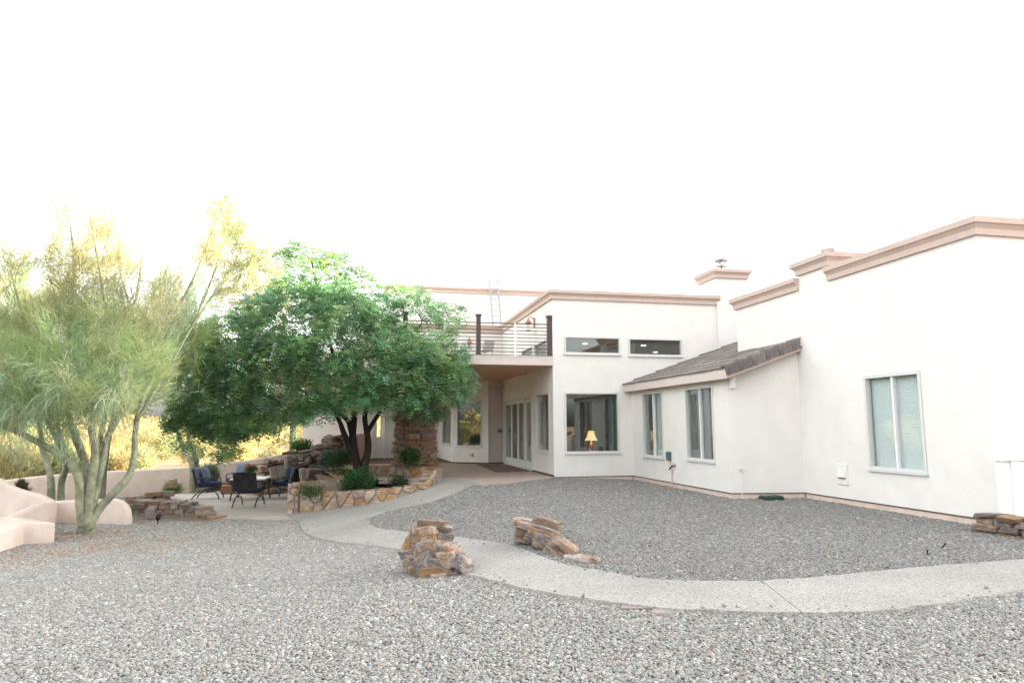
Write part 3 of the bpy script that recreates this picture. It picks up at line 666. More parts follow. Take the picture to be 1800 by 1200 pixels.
for j in range(26):
    t = 2 * math.pi * j / 26
    for z in (.16, .21): c = np.array([4.55 + .163 * math.cos(t), -6.36 + .163 * math.sin(t), 5.005 + z]); tv = np.array([-math.sin(t), math.cos(t), 0]) * .011; uz = np.array([0, 0, .014]); dm.add([c - tv - uz, c + tv - uz, c + tv + uz, c - tv + uz], [(0, 1, 2, 3)])
tag(dm.build('perforation', 'black', st), kind='stuff')
# --- fireplace chimney
ch = MB().box(5.33, 6.40, -.06, 1.05, 0, 6.2).build('chimney', 'stucco', house); ch['label'] = 'tall square white chimney at the end of the front wall'
cornice([(5.33, 1.05), (5.33, -.06), (6.40, -.06), (6.40, 1.05)], 6.33, closed=True, parent=ch)
MB().box(5.2, 6.5, -.1, 1.1, 6.29, 6.31).build('cap', 'trim', ch)
fl = MB().lathe([(.05, 0), (.05, .42)], 16, (5.8, .4, 6.3)).build('flue', 'steel', ch)
for z, tx in ((6.43, .08), (6.56, .1), (6.74, -.1)):
    o = MB().lathe([(0, .02), (.20, .012), (.215, 0), (.215, -.03), (.0, -.03)], 20).build('cowl_ring', 'steel', ch); o.location = (5.8, .4, z); o.rotation_euler = (tx, .06, 0)
# --- unseen mass added behind the parapets, further right, to cast the yard's shade
mb = MB()
for a, b in (((12.5, 14), (12.5, -12)), ((12.5, -12), (24, -12)), ((24, -12), (24, 14)), ((24, 14), (12.5, 14))): Wall(a, b).panel(mb, 0, 7.0)
mb.build('wall', 'stucco', house)['label'] = 'unseen house mass added on the right to shade the yard'
cornice([(12.5, 14), (12.5, -12), (24, -12), (24, 14)], 7.15, closed=True)
MB().box(12.6, 23.9, -11.9, 13.9, 6.7, 6.8).build('roof_deck', 'interior', house)
# --- stem wall and weep screed
for W_, (s0, s1) in ((WF, (0, 2.42)), (WX, (0.0, WX.len)), (WC, (0, WC.len)), (WW, (sw(ED), WW.len)), (WE, (0, 9))):
    mb = MB(); W_.box(mb, s0, s1, .012, .1, -.4, -.022); mb.build('stem_wall', 'stem', house)
    mb = MB(); W_.box(mb, s0, s1, -.006, .1, -.0215, -.001); mb.build('weep_screed', 'screed', house)
for W_ in (WS, WR, WB, WL, WG):
    mb = MB(); W_.box(mb, 0, W_.len, -.008, .02, .0, .055) if W_ is not WS else (W_.box(mb, 0, sb(7.13), -.008, .02, .0, .055), W_.box(mb, sb(2.58), W_.len, -.008, .02, .0, .055)); mb.build('base_trim', 'screed', house)

# ------------------------------------------------------------------ fixtures on and in the house
def hp(a, b, z): return LW(a, b, z)
def fixture(name, label, cat, p, group=None): return tag(empty(name, p, TH), label, cat, group)
def lantern(p, label):
    f = fixture('wall_lantern', label, 'lantern', p)
    MB().box(-.03, .03, -.02, .02, -.12, .12).build('back_plate', 'copper', f)
    MB().tube([(0, 0, .08), (0, -.1, .15), (0, -.16, .1)], .012).build('arm', 'copper', f)
    MB().lathe([(.0, .12), (.02, .10), (.03, .06), (.09, .0), (.09, -.02), (.075, -.02)], 8, (0, -.16, 0)).build('roof_cap', 'copper', f)
    MB().lathe([(.07, -.02), (.06, -.20)], 8, (0, -.16, 0)).build('glass_body', 'glass_clear', f)
    MB().lathe([(.0, -.19), (.07, -.2), (.07, -.23), (.0, -.235)], 8, (0, -.16, 0)).build('base', 'copper', f)
    return f
o = lantern(hp(-.02, 2.1, 4.80), 'copper wall lantern below the cornice above the balcony'); o.rotation_euler = (0, 0, TH - math.pi / 2); o.scale = (1.25,) * 3
o = lantern(hp(-1.35, 7.41, 4.75), 'small copper lantern on the wall behind the railing'); o.scale = (1.2,) * 3
f = fixture('flood_light', 'white twin floodlight on the wall above the balcony', 'light', hp(-.02, 2.9, 4.86)); MB().box(-.05, 0, -.06, .06, -.06, .06).build('mount', 'white_paint', f)
for y in (-.1, .1): MB().lathe([(.02, 0), (.05, .03), (.06, .14), (.0, .145)], 12).build('lamp_head', 'white_paint', f); f.children[-1].location = (-.06, y, 0); f.children[-1].rotation_euler = (0, R(-115), y * 3)
f = fixture('lounge_chair', 'grey plastic chair standing on the balcony', 'chair', hp(-1.85, 1.1, 3.455)); f.rotation_euler = (0, 0, TH + .5); f.scale = (.8, .8, .66)
MB().box(-.24, .24, -.24, .24, .38, .42).build('seat', 'plastic_grey', f, bevel=.01)
mb = MB(); mb.add([(-.24, -.26, .42), (.24, -.26, .42), (.22, -.36, .86), (-.22, -.36, .86), (-.24, -.22, .42), (.24, -.22, .42), (.22, -.32, .86), (-.22, -.32, .86)], [(0, 1, 2, 3), (7, 6, 5, 4), (0, 4, 5, 1), (1, 5, 6, 2), (2, 6, 7, 3), (3, 7, 4, 0)]); mb.build('backrest', 'plastic_grey', f)
for x in (-.22, .22):
    for y in (-.22, .22): MB().tube([(x, y, 0), (x, y, .38)], .018).build('leg', 'plastic_grey', f)
    MB().obox((x, -.26, .62), (x, .22, .62), .05, .03).build('arm', 'plastic_grey', f)
# ladder: from the low roof behind the balcony up the tallest wall
lad = fixture('ladder', 'aluminium ladder leaning on the tallest rear wall', 'ladder', hp(0, 0, 0))
lb = loc(PY(888, 566, 30.6)); ltp = loc(PY(870.5, 502, 32.1))
lb = np.array([lb[0] - .05, 11.9, 5.22]); ltp = np.array([ltp[0], 12.83, 8.62])
axis = (ltp - lb) / np.linalg.norm(ltp - lb); ln = np.linalg.norm(ltp - lb)
for s_ in (-.2, .2): MB().obox(lb + (s_, 0, 0), ltp + (s_, 0, 0), .035, .08, up=(1, 0, 0)).build('stile', 'aluminium', lad)
for k in range(1, 12): q = lb + axis * (k * .3); MB().tube([q + (-.2, 0, 0), q + (.2, 0, 0)], .016, 6).build('rung', 'aluminium', lad)
# boxes and taps
f = fixture('utility_box', 'dark green utility box with conduit between the lean-to windows', 'box', hp(2.42, -2.48, 0)); f.rotation_euler = (0, 0, TH)
MB().box(-.085, -.002, -.15, .02, .56, .78).build('cabinet', 'green_box', f, bevel=.008); MB().tube([(-.03, -.1, .56), (-.03, -.19, .34), (-.03, -.2, -.12)], .014, 6).build('conduit', 'stem', f); MB().tube([(-.035, -.03, .56), (-.035, -.16, .33)], .012, 6).build('conduit', 'stem', f)
f = fixture('hose_tap', 'small dark tap beside the conduit on the lean-to wall', 'tap', hp(2.42, -2.85, .43)); MB().tube([(0, 0, 0), (-.08, .02, .0), (-.1, .12, -.06), (-.08, .22, -.1)], .018, 6).build('spout', 'black', f); MB().lathe([(.0, .05), (.035, .05), (.035, .06), (0, .06)], 8, (-.05, -.0, 0)).build('tap_wheel', 'black', f)
f = fixture('wall_sensor', 'white box mounted at the lean-to corner below the eave', 'box', hp(2.50, EC - .0, 2.36)); MB().box(-.06, .06, -.12, -.016, -.1, .16).build('housing', 'white_paint', f, bevel=.01); MB().tube([(0, -.05, .16), (-.05, -.05, .22)], .015, 6).build('bracket', 'white_paint', f)
f = fixture('wall_spigot', 'little tap with thin pipe on the blank lean-to wall', 'tap', hp(2.62, EC - .06, 0)); MB().tube([(0, 0, .50), (0, -.06, .5), (.02, -.09, .45)], .016, 6).build('spout', 'steel', f); MB().tube([(.0, -.012, .49), (.005, -.012, -.12)], .008, 6).build('pipe', 'white_paint', f)
f = fixture('dryer_vent', 'white louvred vent low on the right wing wall', 'vent', hp(4.02, -7.07, .27)); f.rotation_euler = (0, 0, TH)
MB().box(-.03, -.001, -.15, .15, 0, .40).build('plate', 'stucco', f, bevel=.006); MB().add([(-.03, -.12, .35), (-.03, .12, .35), (-.065, .12, .14), (-.065, -.12, .14), (-.03, -.12, .13), (-.03, .12, .13)], [(0, 3, 2, 1), (0, 4, 3), (1, 2, 5), (2, 3, 4, 5)]).build('hood', 'stucco', f)
MB().box(-.07, -.031, -.1, .1, .125, .129).build('slot', 'black', f)
q = WR.pt(WR.len * .78, -.02, 0); f = fixture('control_panel', 'small grey switch panel on the wall left of the glass doors', 'panel', hp(q[0], q[1], 1.25)); f.rotation_euler = (0, 0, TH); MB().box(-.12, .12, -.02, .02, -.07, .1).build('plate', 'plastic_grey', f); MB().box(-.08, .08, -.03, -.021, -.02, .06).build('display', 'green_box', f)
q = WB.pt(WB.len * .55, -.01, 0); f = fixture('wall_outlet', 'grey outdoor outlet under the bay window', 'outlet', hp(q[0], q[1], .34)); f.rotation_euler = (0, 0, TH + math.atan2(WB.d[1], WB.d[0])); MB().box(-.05, .05, -.04, .01, -.07, .07).build('cover', 'plastic_grey', f, bevel=.008); MB().box(-.03, .03, -.05, -.041, -.05, -.0).build('flap', 'plastic_grey', f)
# irrigation valve box
q = PG(1356, 879, .0); q = LW(*(loc(q)[:2]), 0); f = tag(empty('valve_box', (q[0], q[1], g(q[0], q[1])), TH), 'green plastic valve box sunk in gravel at the lean-to wall', 'box')
MB().box(-.22, .22, -.14, .14, -.02, .09).build('body', 'valve', f, bevel=.02); MB().box(-.19, .19, -.11, .11, .091, .105).build('lid', 'green_box', f)
# table lamp and furniture behind the front window
f = fixture('side_table', 'dark wooden side table behind the front window', 'table', hp(1.5, 1.05, 0.015)); MB().box(-.3, .3, -.25, .25, .62, .66).build('top', 'wood_in', f)
for x in (-.27, .27):
    for y in (-.22, .22): MB().box(x - .02, x + .02, y - .02, y + .02, 0, .62).build('leg', 'wood_in', f)
f = fixture('table_lamp', 'lit table lamp with bell shade behind the front window', 'lamp', hp(1.5, 1.05, .676))
MB().lathe([(.0, 0), (.10, 0), (.10, .02), (.03, .05), (.07, .16), (.05, .28), (.015, .32), (.015, .40), (0, .4)], 20).build('base', 'wood_in', f, smooth=True)
f.scale = (.88, .88, .88); MB().lathe([(.235, .38), (.19, .44), (.15, .52), (.115, .64), (.105, .70)], 28).build('lamp_shade', 'shade', f, smooth=True)
pl = bpy.data.lights.new('lamp_bulb', 'POINT'); pl.energy = 1.2; pl.color = (1, .6, .25); pl.shadow_soft_size = .05; po = bpy.data.objects.new('bulb', pl); COL.objects.link(po); po.parent = f; po.location = (0, 0, .55)
def curtain(p, w, h, m, label):
    f = fixture('curtain', label, 'curtain', p); mb = MB(); n = 24; V = []
    for i in range(n + 1): x = -w / 2 + w * i / n; y = .03 * math.sin(i * 1.7); V += [(x, y, 0), (x, y, h)]
    mb.add(V, [(2 * i, 2 * i + 2, 2 * i + 3, 2 * i + 1) for i in range(n)]); mb.build('drape', m, f, smooth=True); MB().tube([(-w / 2 - .05, 0, h + .02), (w / 2 + .05, 0, h + .02)], .012, 6).build('rod', 'steel', f)
curtain(hp(1.93, .34, .1), .26, 2.5, 'curtain', 'dark green curtain at the right edge of the front window')
f = fixture('cabinet', 'tall brown wooden cabinet inside behind the front window', 'cabinet', hp(.95, 3.4, .015)); MB().box(-.22, .22, -.2, .2, 0, 2.2).build('carcass', 'wood_in', f); MB().box(-.2, -.005, -.215, -.201, .05, 2.15).build('cabinet_door', 'wood_in', f); MB().box(.005, .2, -.215, -.201, .05, 2.15).build('cabinet_door', 'wood_in', f)
for i, (a, b) in enumerate(((1.88, 2.64), (4.04, 2.75), (5.33, 4.65))):
    o = MB().lathe([(0, 0), (.085, 0), (.085, -.012), (0, -.012)], 16).build('downlight', 'downlight', None); o.location = hp(a, b, 4.213); tag(o, ('round ceiling downlight seen through the left clerestory window', 'upper ceiling downlight seen through the right clerestory window', 'lower ceiling downlight seen through the right clerestory window')[i], 'light')
f = fixture('dining_chair', 'pale dining chair seen through the bay window', 'chair', hp(-.75, 9.3, .012)); MB().box(-.24, .24, -.22, .22, .42, .5).build('seat', 'curtain_tan', f); MB().box(-.24, .24, .18, .24, .5, 1.0).build('backrest', 'curtain_tan', f)
for x in (-.2, .2):
    for y in (-.18, .18): MB().box(x - .02, x + .02, y - .02, y + .02, 0, .42).build('leg', 'wood_in', f)
# white side gate in front of the white door
f = fixture('side_gate', 'white barred gate before the far side door', 'gate', hp(*WG.pt(tG(648), -.6, 0)))
gw = 1.15
for k in range(8): MB().tube([(k * gw / 7, 0, .05), (k * gw / 7, 0, 1.0)], .012, 6).build('bar', 'white_paint', f)
for z in (.1, .98): MB().obox((0, 0, z), (gw, 0, z), .03, .03).build('gate_rail', 'white_paint', f)
for x in (-.05, gw + .05): MB().box(x - .03, x + .03, -.03, .03, 0, 1.1).build('post', 'white_paint', f)
# white slatted fence panel at the near corner of the wing
q = loc(P(1757, 918, -.02)); f = fixture('board_fence', 'white board fence panel at the near corner of the house', 'fence', hp(3.84, -10.66, -.12)); 
x = .0
for k in range(7):
    wd = (.17, .11)[k % 2] * 1.3; MB().box(x, x + wd - .003, -.045 - .03 * (k % 2), -.004, .06, 1.03).build('board', 'white_paint', f); x += wd
MB().box(-.03, x, -.10, -.005, 1.032, 1.07).build('top_rail', 'white_paint', f); MB().box(-.03, x, -.06, -.01, .02, .058).build('bottom_rail', 'white_paint', f)

# ------------------------------------------------------------------ garden walls (stucco)
def ribbon(pts, name, label, th=.2, zb=None, m='yard_wall', k=5):
    """pts: world (x, y, ztop); a thick wall with a rounded top"""
    c = smooth_chain(np.array(pts, float), k); n = len(c); tn = np.gradient(c[:, :2], axis=0); tn /= np.linalg.norm(tn, axis=1)[:, None]; nr = np.stack([tn[:, 1], -tn[:, 0]], 1)
    prof = [(.5, None), (.5, -.06), (.42, -.02), (.25, 0), (-.25, 0), (-.42, -.02), (-.5, -.06), (-.5, None)]
    V = []; kk = len(prof)
    for i in range(n):
        base = g(c[i, 0], c[i, 1]) - .25 if zb is None else zb
        for o_, z in prof: V.append((c[i, 0] + nr[i, 0] * o_ * th, c[i, 1] + nr[i, 1] * o_ * th, base if z is None else max(base + .01, c[i, 2] + z)))
    F = [(i * kk + q, i * kk + q + 1, (i + 1) * kk + q + 1, (i + 1) * kk + q) for i in range(n - 1) for q in range(kk - 1)] + [tuple(range(kk)), tuple((n - 1) * kk + q for q in range(kk))[::-1]]
    o = MB().add(V, F).build(name, m, None); o.data.polygons.foreach_set('use_smooth', [True] * (len(F) - 2) + [False] * 2)
    return tag(o, label, 'wall')
ribbon([(*PY(x, y, Y)[:2], z) for x, y, Y, z in PERIM], 'yard_wall', 'long pink-beige stucco wall bounding the yard from the desert')
def zt(y, Y, x=50): return float(PY(x, y, Y)[2])
sw_ = [(-90, 820, 17.6), (-40, 828, 17.3), (0, 841, 17.0), (25, 855, 16.8), (45, 862, 16.6), (70, 868, 16.4), (94, 880, 16.2)]
ribbon([PY(*q) for q in sw_], 'yard_wall', 'stucco wall whose top swoops down behind the low walls at left')
w2 = [(97, 880, 16.1), (130, 878, 16.0), (165, 877, 15.9), (200, 876, 15.8), (212, 878, 15.8), (221, 884, 15.8), (227, 894, 15.8), (229, 908, 15.8)]
ribbon([PY(*q) for q in w2], 'yard_wall', 'short stucco wall with rounded end behind the palo verde trunk')
w3 = [(93, 881, 15.9), (75, 884, 15.4), (58, 889, 15.0), (32, 900, 14.3), (12, 908, 13.8), (-10, 914, 13.4), (-60, 920, 13.0)]
ribbon([PY(*q) for q in w3], 'yard_wall', 'curved low stucco wall coming forward to the left frame edge')
W4 = [PY(98.5, 918, 13.0), PY(42, 917, 12.9), PY(0, 936, 12.1), PY(-80, 962, 11.2), PY(-120, 930, 12.6), PY(-40, 915, 13.2), PY(12, 906, 13.6), PY(60, 912, 13.35)]
bm = bmesh.new(); top = [bm.verts.new(tuple(p)) for p in W4]; bot = [bm.verts.new((p[0], p[1], g(p[0], p[1]) - .2)) for p in W4]; n = len(W4)
bm.faces.new(top)
for i in range(n): bm.faces.new((top[i], bot[i], bot[(i + 1) % n], top[(i + 1) % n]))
bmesh.ops.recalc_face_normals(bm, faces=bm.faces); me = bpy.data.meshes.new('low_wall'); bm.to_mesh(me); bm.free(); me.materials.append(MAT['yard_wall'])
tag(link('low_wall', me, None, .03), 'lowest stucco wall block with square end in front of the palo verde', 'wall')

# ------------------------------------------------------------------ stones
def hull_stone(seed, k=.16, extra=7, p=.5):
    rr = np.random.default_rng(seed); pts = []
    if k > .3: extra = 5
    for sx in (-.5, .5):
        for sy in (-.5, .5):
            for sz in (-.5, .5): pts.append(np.array([sx, sy, sz]) * (1 - rr.random(3) * k * np.array([1.0, 1.2, .9])))
    for _ in range(extra):
        v = rr.normal(0, 1, 3); v /= np.abs(v).max(); pts.append(v * .5 * (1 - rr.random() * .12))
    bm = bmesh.new()
    for q in pts: bm.verts.new(tuple(q))
    r_ = bmesh.ops.convex_hull(bm, input=bm.verts)
    bmesh.ops.delete(bm, geom=[e for e in r_['geom_interior'] if isinstance(e, bmesh.types.BMVert)], context='VERTS')
    bmesh.ops.dissolve_limit(bm, angle_limit=.12, verts=bm.verts, edges=bm.edges)
    bmesh.ops.bevel(bm, geom=list(bm.edges), offset=.035, segments=1, affect='EDGES', clamp_overlap=True)
    return bm
ROCK = {}
def rocks(m, n=12, k=.16, extra=7, tagn=''):
    key = (m, k, extra)
    if key not in ROCK:
        L = []
        for i in range(n):
            bm = hull_stone(100 + i * 7 + int(k * 1000), k, extra); me = bpy.data.meshes.new('stone'); bm.to_mesh(me); bm.free(); me.materials.append(MAT[m]); L.append(me)
        ROCK[key] = L
    return ROCK[key]
def stone(parent, m, c, size, rz, tilt=.04, k=.16, extra=7, name='stone', rr=random):
    o = link(name, rr.choice(rocks(m, k=k, extra=extra)), parent); o.location = tuple(map(float, c)); o.scale = tuple(map(float, size))
    o.rotation_euler = (rr.uniform(-tilt, tilt), rr.uniform(-tilt, tilt), rz + (math.pi if rr.random() < .5 else 0)); return o
def dry_wall(parent, line, hfun, zfun, m, th=.3, ch=(.07, .13), ln=(.18, .4), wy=1, out=.03, tilt=.05, k=.18, seed=3, lean=0., cap=None, extra=7):
    rr = random.Random(seed); line = np.array(line, float)[:, :2]; seg = np.linalg.norm(np.diff(line, axis=0), axis=1); cum = np.concatenate([[0], np.cumsum(seg)]); L = cum[-1]
    def at_(s):
        s = min(max(s, 0), L); i = min(int(np.searchsorted(cum, s, 'right') - 1), len(seg) - 1); t = (s - cum[i]) / seg[i]; p = line[i] * (1 - t) + line[i + 1] * t; d = (line[i + 1] - line[i]) / seg[i]; return p, d
    hm = max(hfun(t / 20) for t in range(21)); z = 0
    while z < hm - .02:
        h = min(rr.uniform(*ch), max(.05, hm - z)); s = -rr.uniform(0, ln[0] * .4)
        while s < L:
            l_ = rr.uniform(*ln); sc_ = s + l_ / 2
            if sc_ > L + ln[0] * .3: break
            H = hfun(min(max(sc_ / L, 0), 1))
            if z < H - h * .35:
                p, d = at_(sc_); nr = np.array([d[1], -d[0]])
                for w in range(wy):
                    off = ((w + .5) / wy - .5) * th; tt = th / wy * rr.uniform(.95, 1.25)
                    c = p + nr * (off + rr.uniform(-out, out) - lean * z)
                    hh = h * rr.uniform(.95, 1.12)
                    stone(parent, m, (c[0], c[1], zfun(c[0], c[1]) + z + hh / 2 - .02), (l_ * rr.uniform(.97, 1.08), tt, hh), math.atan2(d[1], d[0]) + rr.uniform(-.1, .1), tilt, k, extra, rr=rr)
            s += l_
        z += h * .93
def interp(xs_, ys_): return lambda t: float(np.interp(t, xs_, ys_))

# stone piles flanking the path
f = tag(empty('stone_pile', PG(770, 1005)), 'tall stack of rusty flat stones left of the path in the foreground gravel', 'stone pile')
base = np.array(f.location)
def localize(fn): return fn
def pile(f, pxs, hf, seed, **kw):
    b = np.array(f.location); line = [PG(*q)[:2] - b[:2] for q in pxs]
    dry_wall(f, line, hf, lambda x, y: g(x + b[0], y + b[1]) - b[2], 'rock_rust', seed=seed, **kw)
def crag(f, lst, Yf, seed, m='rock_rust', dep=(.22, .34), k=.42):
    rr = random.Random(seed); b = np.array(f.location)
    for x, y, w, h, roll in lst:
        Y = Yf(x, y) + rr.uniform(-.05, .05); s_ = Y / FPX; q = PY(x, y, Y) - b
        o = stone(f, m, q, (w * s_ * 1.14, rr.uniform(*dep), h * s_ * 1.18), 0, .02, k, rr=rr); o.rotation_euler = (rr.uniform(-.15, .15), -R(roll), rr.uniform(-.35, .35))
L1 = [(757, 921, 48, 15, -4), (775, 931, 42, 17, -8), (752, 938, 34, 26, 10), (778, 945, 36, 14, -5), (745, 956, 44, 26, 18), (724, 957, 24, 36, -28), (768, 958, 34, 22, -12), (789, 963, 34, 18, -10), (730, 973, 46, 16, 4), (770, 974, 44, 20, -16), (722, 988, 30, 26, 14), (748, 986, 34, 30, 30), (768, 992, 44, 24, -8), (797, 974, 36, 24, -24), (812, 990, 40, 28, -30), (796, 996, 34, 22, -12), (735, 1004, 32, 22, 8), (760, 1008, 44, 22, 4), (803, 1011, 56, 18, -6), (783, 1003, 40, 24, 0), (790, 980, 36, 30, 6), (755, 970, 50, 40, 0), (780, 1012, 50, 16, 2)]
YL = PG(775, 1017)[1] + .16
crag(f, L1, lambda x, y: YL + .3 - (y - 920) * .0032 + (.12 if x < 740 else 0), 5)
crag(f, [(748, 935, 50, 34, 4), (742, 965, 60, 36, -6), (745, 995, 60, 36, 8), (770, 960, 44, 44, 2)], lambda x, y: YL + .38, 6)
f = tag(empty('stone_pile', PG(965, 970)), 'low tapering row of rusty stones right of the path', 'stone pile')
R1 = [(932, 919, 58, 13, -8), (962, 917, 46, 13, -14), (948, 929, 74, 13, -14), (920, 934, 32, 15, -3), (958, 938, 62, 14, -16), (922, 947, 36, 13, -4), (942, 947, 40, 14, -14), (968, 951, 60, 15, -20), (958, 960, 46, 14, -24), (985, 964, 46, 14, -26), (1000, 961, 34, 13, -30), (976, 974, 44, 16, -26), (992, 979, 46, 16, -16), (1012, 984, 46, 14, -6), (1035, 989, 36, 12, -8), (1046, 986, 16, 12, -30)]
Y0_, Y1_ = PG(915, 955)[1] + .1, PG(1045, 995)[1] + .1
crag(f, R1, lambda x, y: Y0_ + (x - 905) / 145 * (Y1_ - Y0_), 11, dep=(.2, .3), k=.38)
f = tag(empty('stone_pile', PG(1760, 938)), 'stacked flat grey and tan stones at the right frame edge', 'stone pile')
pile(f, [(1724, 934), (1760, 940), (1800, 946), (1880, 955)], interp([0, .3, 1], [.28, .31, .28]), 21, th=.3, ch=(.06, .10), ln=(.2, .42), wy=1, out=.05, tilt=.08, k=.3)
# loose flat stones at the path's edge
for i, (x, y, sx, sy, rz, lb_) in enumerate(((1118, 1069, .26, .13, -.1, 'leftmost thin pink flagstone lying against the path edge'), (1168, 1077, .26, .16, .25, 'middle thin pink flagstone lying in gravel at the path edge'), (1212, 1074, .18, .10, .1, 'smallest flat pink flagstone right of the other two'))):
    q = PG(x, y, .0); o = stone(None, 'rock_pink', q + np.array([0, 0, .008]), (sx * 1.15, sy * 1.15, .03), rz, .03, .45, name='flagstone'); tag(o, lb_, 'flagstone')

# low stone wall by the lower patio
f = tag(empty('stone_wall', P(300, 900, -.76)), 'low dry stone wall edging the lower patio in front of the left chair', 'stone wall'); b0 = np.array(f.location)
ln_ = [P(x, y, -.76)[:2] - b0[:2] for x, y in ((233, 903), (300, 905), (345, 906), (385, 910))]
dry_wall(f, ln_, interp([0, .5, .8, 1], [.40, .38, .30, .08]), lambda x, y: g(x + b0[0], y + b0[1]) - b0[2] - .02, 'rock_rust', th=.34, ch=(.10, .16), ln=(.22, .5), seed=31, k=.2, out=.05, tilt=.08)
o = stone(f, 'rock_pink', P(272, 899, -.6) - b0 + np.array([0, -.2, 0]), (.2, .2, .26), .3, .2, .3)
f = tag(empty('stone_wall', P(268, 885, -.76)), 'short rear run of dry stone wall left of the lower patio', 'stone wall'); b1 = np.array(f.location)
ln_ = [P(x, y, -.76)[:2] - b1[:2] for x, y in ((228, 887), (268, 886), (309, 884))]
dry_wall(f, ln_, interp([0, .6, .8, 1], [.28, .36, .50, .50]), lambda x, y: g(x + b1[0], y + b1[1]) - b1[2] - .02, 'rock_rust', th=.34, ch=(.10, .16), ln=(.22, .5), seed=33, k=.2, out=.05, tilt=.08)
for i, (x, y, sz_) in enumerate(((297, 872, .2), (299, 862, .16))): stone(f, 'rock_tan', P(x, 884, -.76) - b1 + np.array([0, .1, .50 + i * .13]), (.3 - i * .1, .25, .14), .2, .08, .2)
for i, (x, y, lb_) in enumerate(((690 / 2, 866, 'brown boulder at the foot of the yard wall beside the left chair'), (386, 862, 'long brown boulder between left and rear patio chairs'), (403, 868, 'dark boulder behind the table beside the rear chair'))):
    o = stone(None, 'rock_brown', P(x, y, -.75) + np.array([0, .2, .12]), (.7, .4, .34), .2 * i, .1, .25, name='boulder'); tag(o, lb_, 'boulder')

# waterfall rockwork
f = tag(empty('rock_waterfall', P(520, 868, -.75)), 'tall garden waterfall of stacked dark rocks behind the patio chairs', 'rockwork'); b2 = np.array(f.location)
wl = [P(x, y, -.75)[:2] for x, y in ((447, 868), (470, 866), (500, 864), (530, 862), (560, 858), (585, 850), (606, 842))]
wl = [np.array(q) for q in wl]
wz = interp([0, .1, .2, .3, .42, .55, .7, .85, 1], [1.0, 1.12, 1.25, 1.36, 1.42, 1.5, 1.62, 1.78, 1.85])
dry_wall(f, [q - b2[:2] + (0, .15) for q in wl], wz, lambda x, y: 0, 'rock_dark', th=.5, ch=(.12, .26), ln=(.2, .5), seed=41, k=.42, out=.14, tilt=.3, lean=.25, extra=9)
dry_wall(f, [q - b2[:2] + (.05, -.3) for q in wl[:4]], interp([0, .3, .5, .8, 1], [.55, .95, .6, .8, .3]), lambda x, y: 0, 'rock_tan', th=.4, ch=(.18, .32), ln=(.25, .5), seed=43, k=.42, out=.14, tilt=.25, lean=.25, extra=9)
rr = random.Random(4)
for x, y, Y, sx, h in ((512, 796, 22.5, .55, .09), (536, 793, 22.7, .6, .08), (562, 788, 23.0, .5, .08), (586, 780, 23.4, .45, .08)):
    q = PY(x, y, Y); stone(f, 'rock_dark', q - b2, (sx, .4, h), rr.uniform(-.3, .3), .1, .36)
for x, y, Y, s_ in ((556, 836, 22, (.5, .5, .4)), (570, 842, 21.8, (.5, .5, .4)), (548, 850, 21.7, (.6, .4, .35)), (583, 835, 22, (.5, .5, .4)), (533, 838, 21.6, (.22, .2, .6)), (512, 812, 22.2, (.4, .4, .4)), (575, 812, 23, (.4, .4, .35)), (590, 800, 23.4, (.4, .4, .35)), (488, 830, 21.7, (.5, .3, .4))):
    stone(f, 'rock_pink' if x == 533 else 'rock_dark', PY(x, y, Y) - b2, s_, rr.uniform(0, 3), .2, .3)
MB().box(-1.6, .9, .32, .6, 0, .8).build('core', 'mortar', f)

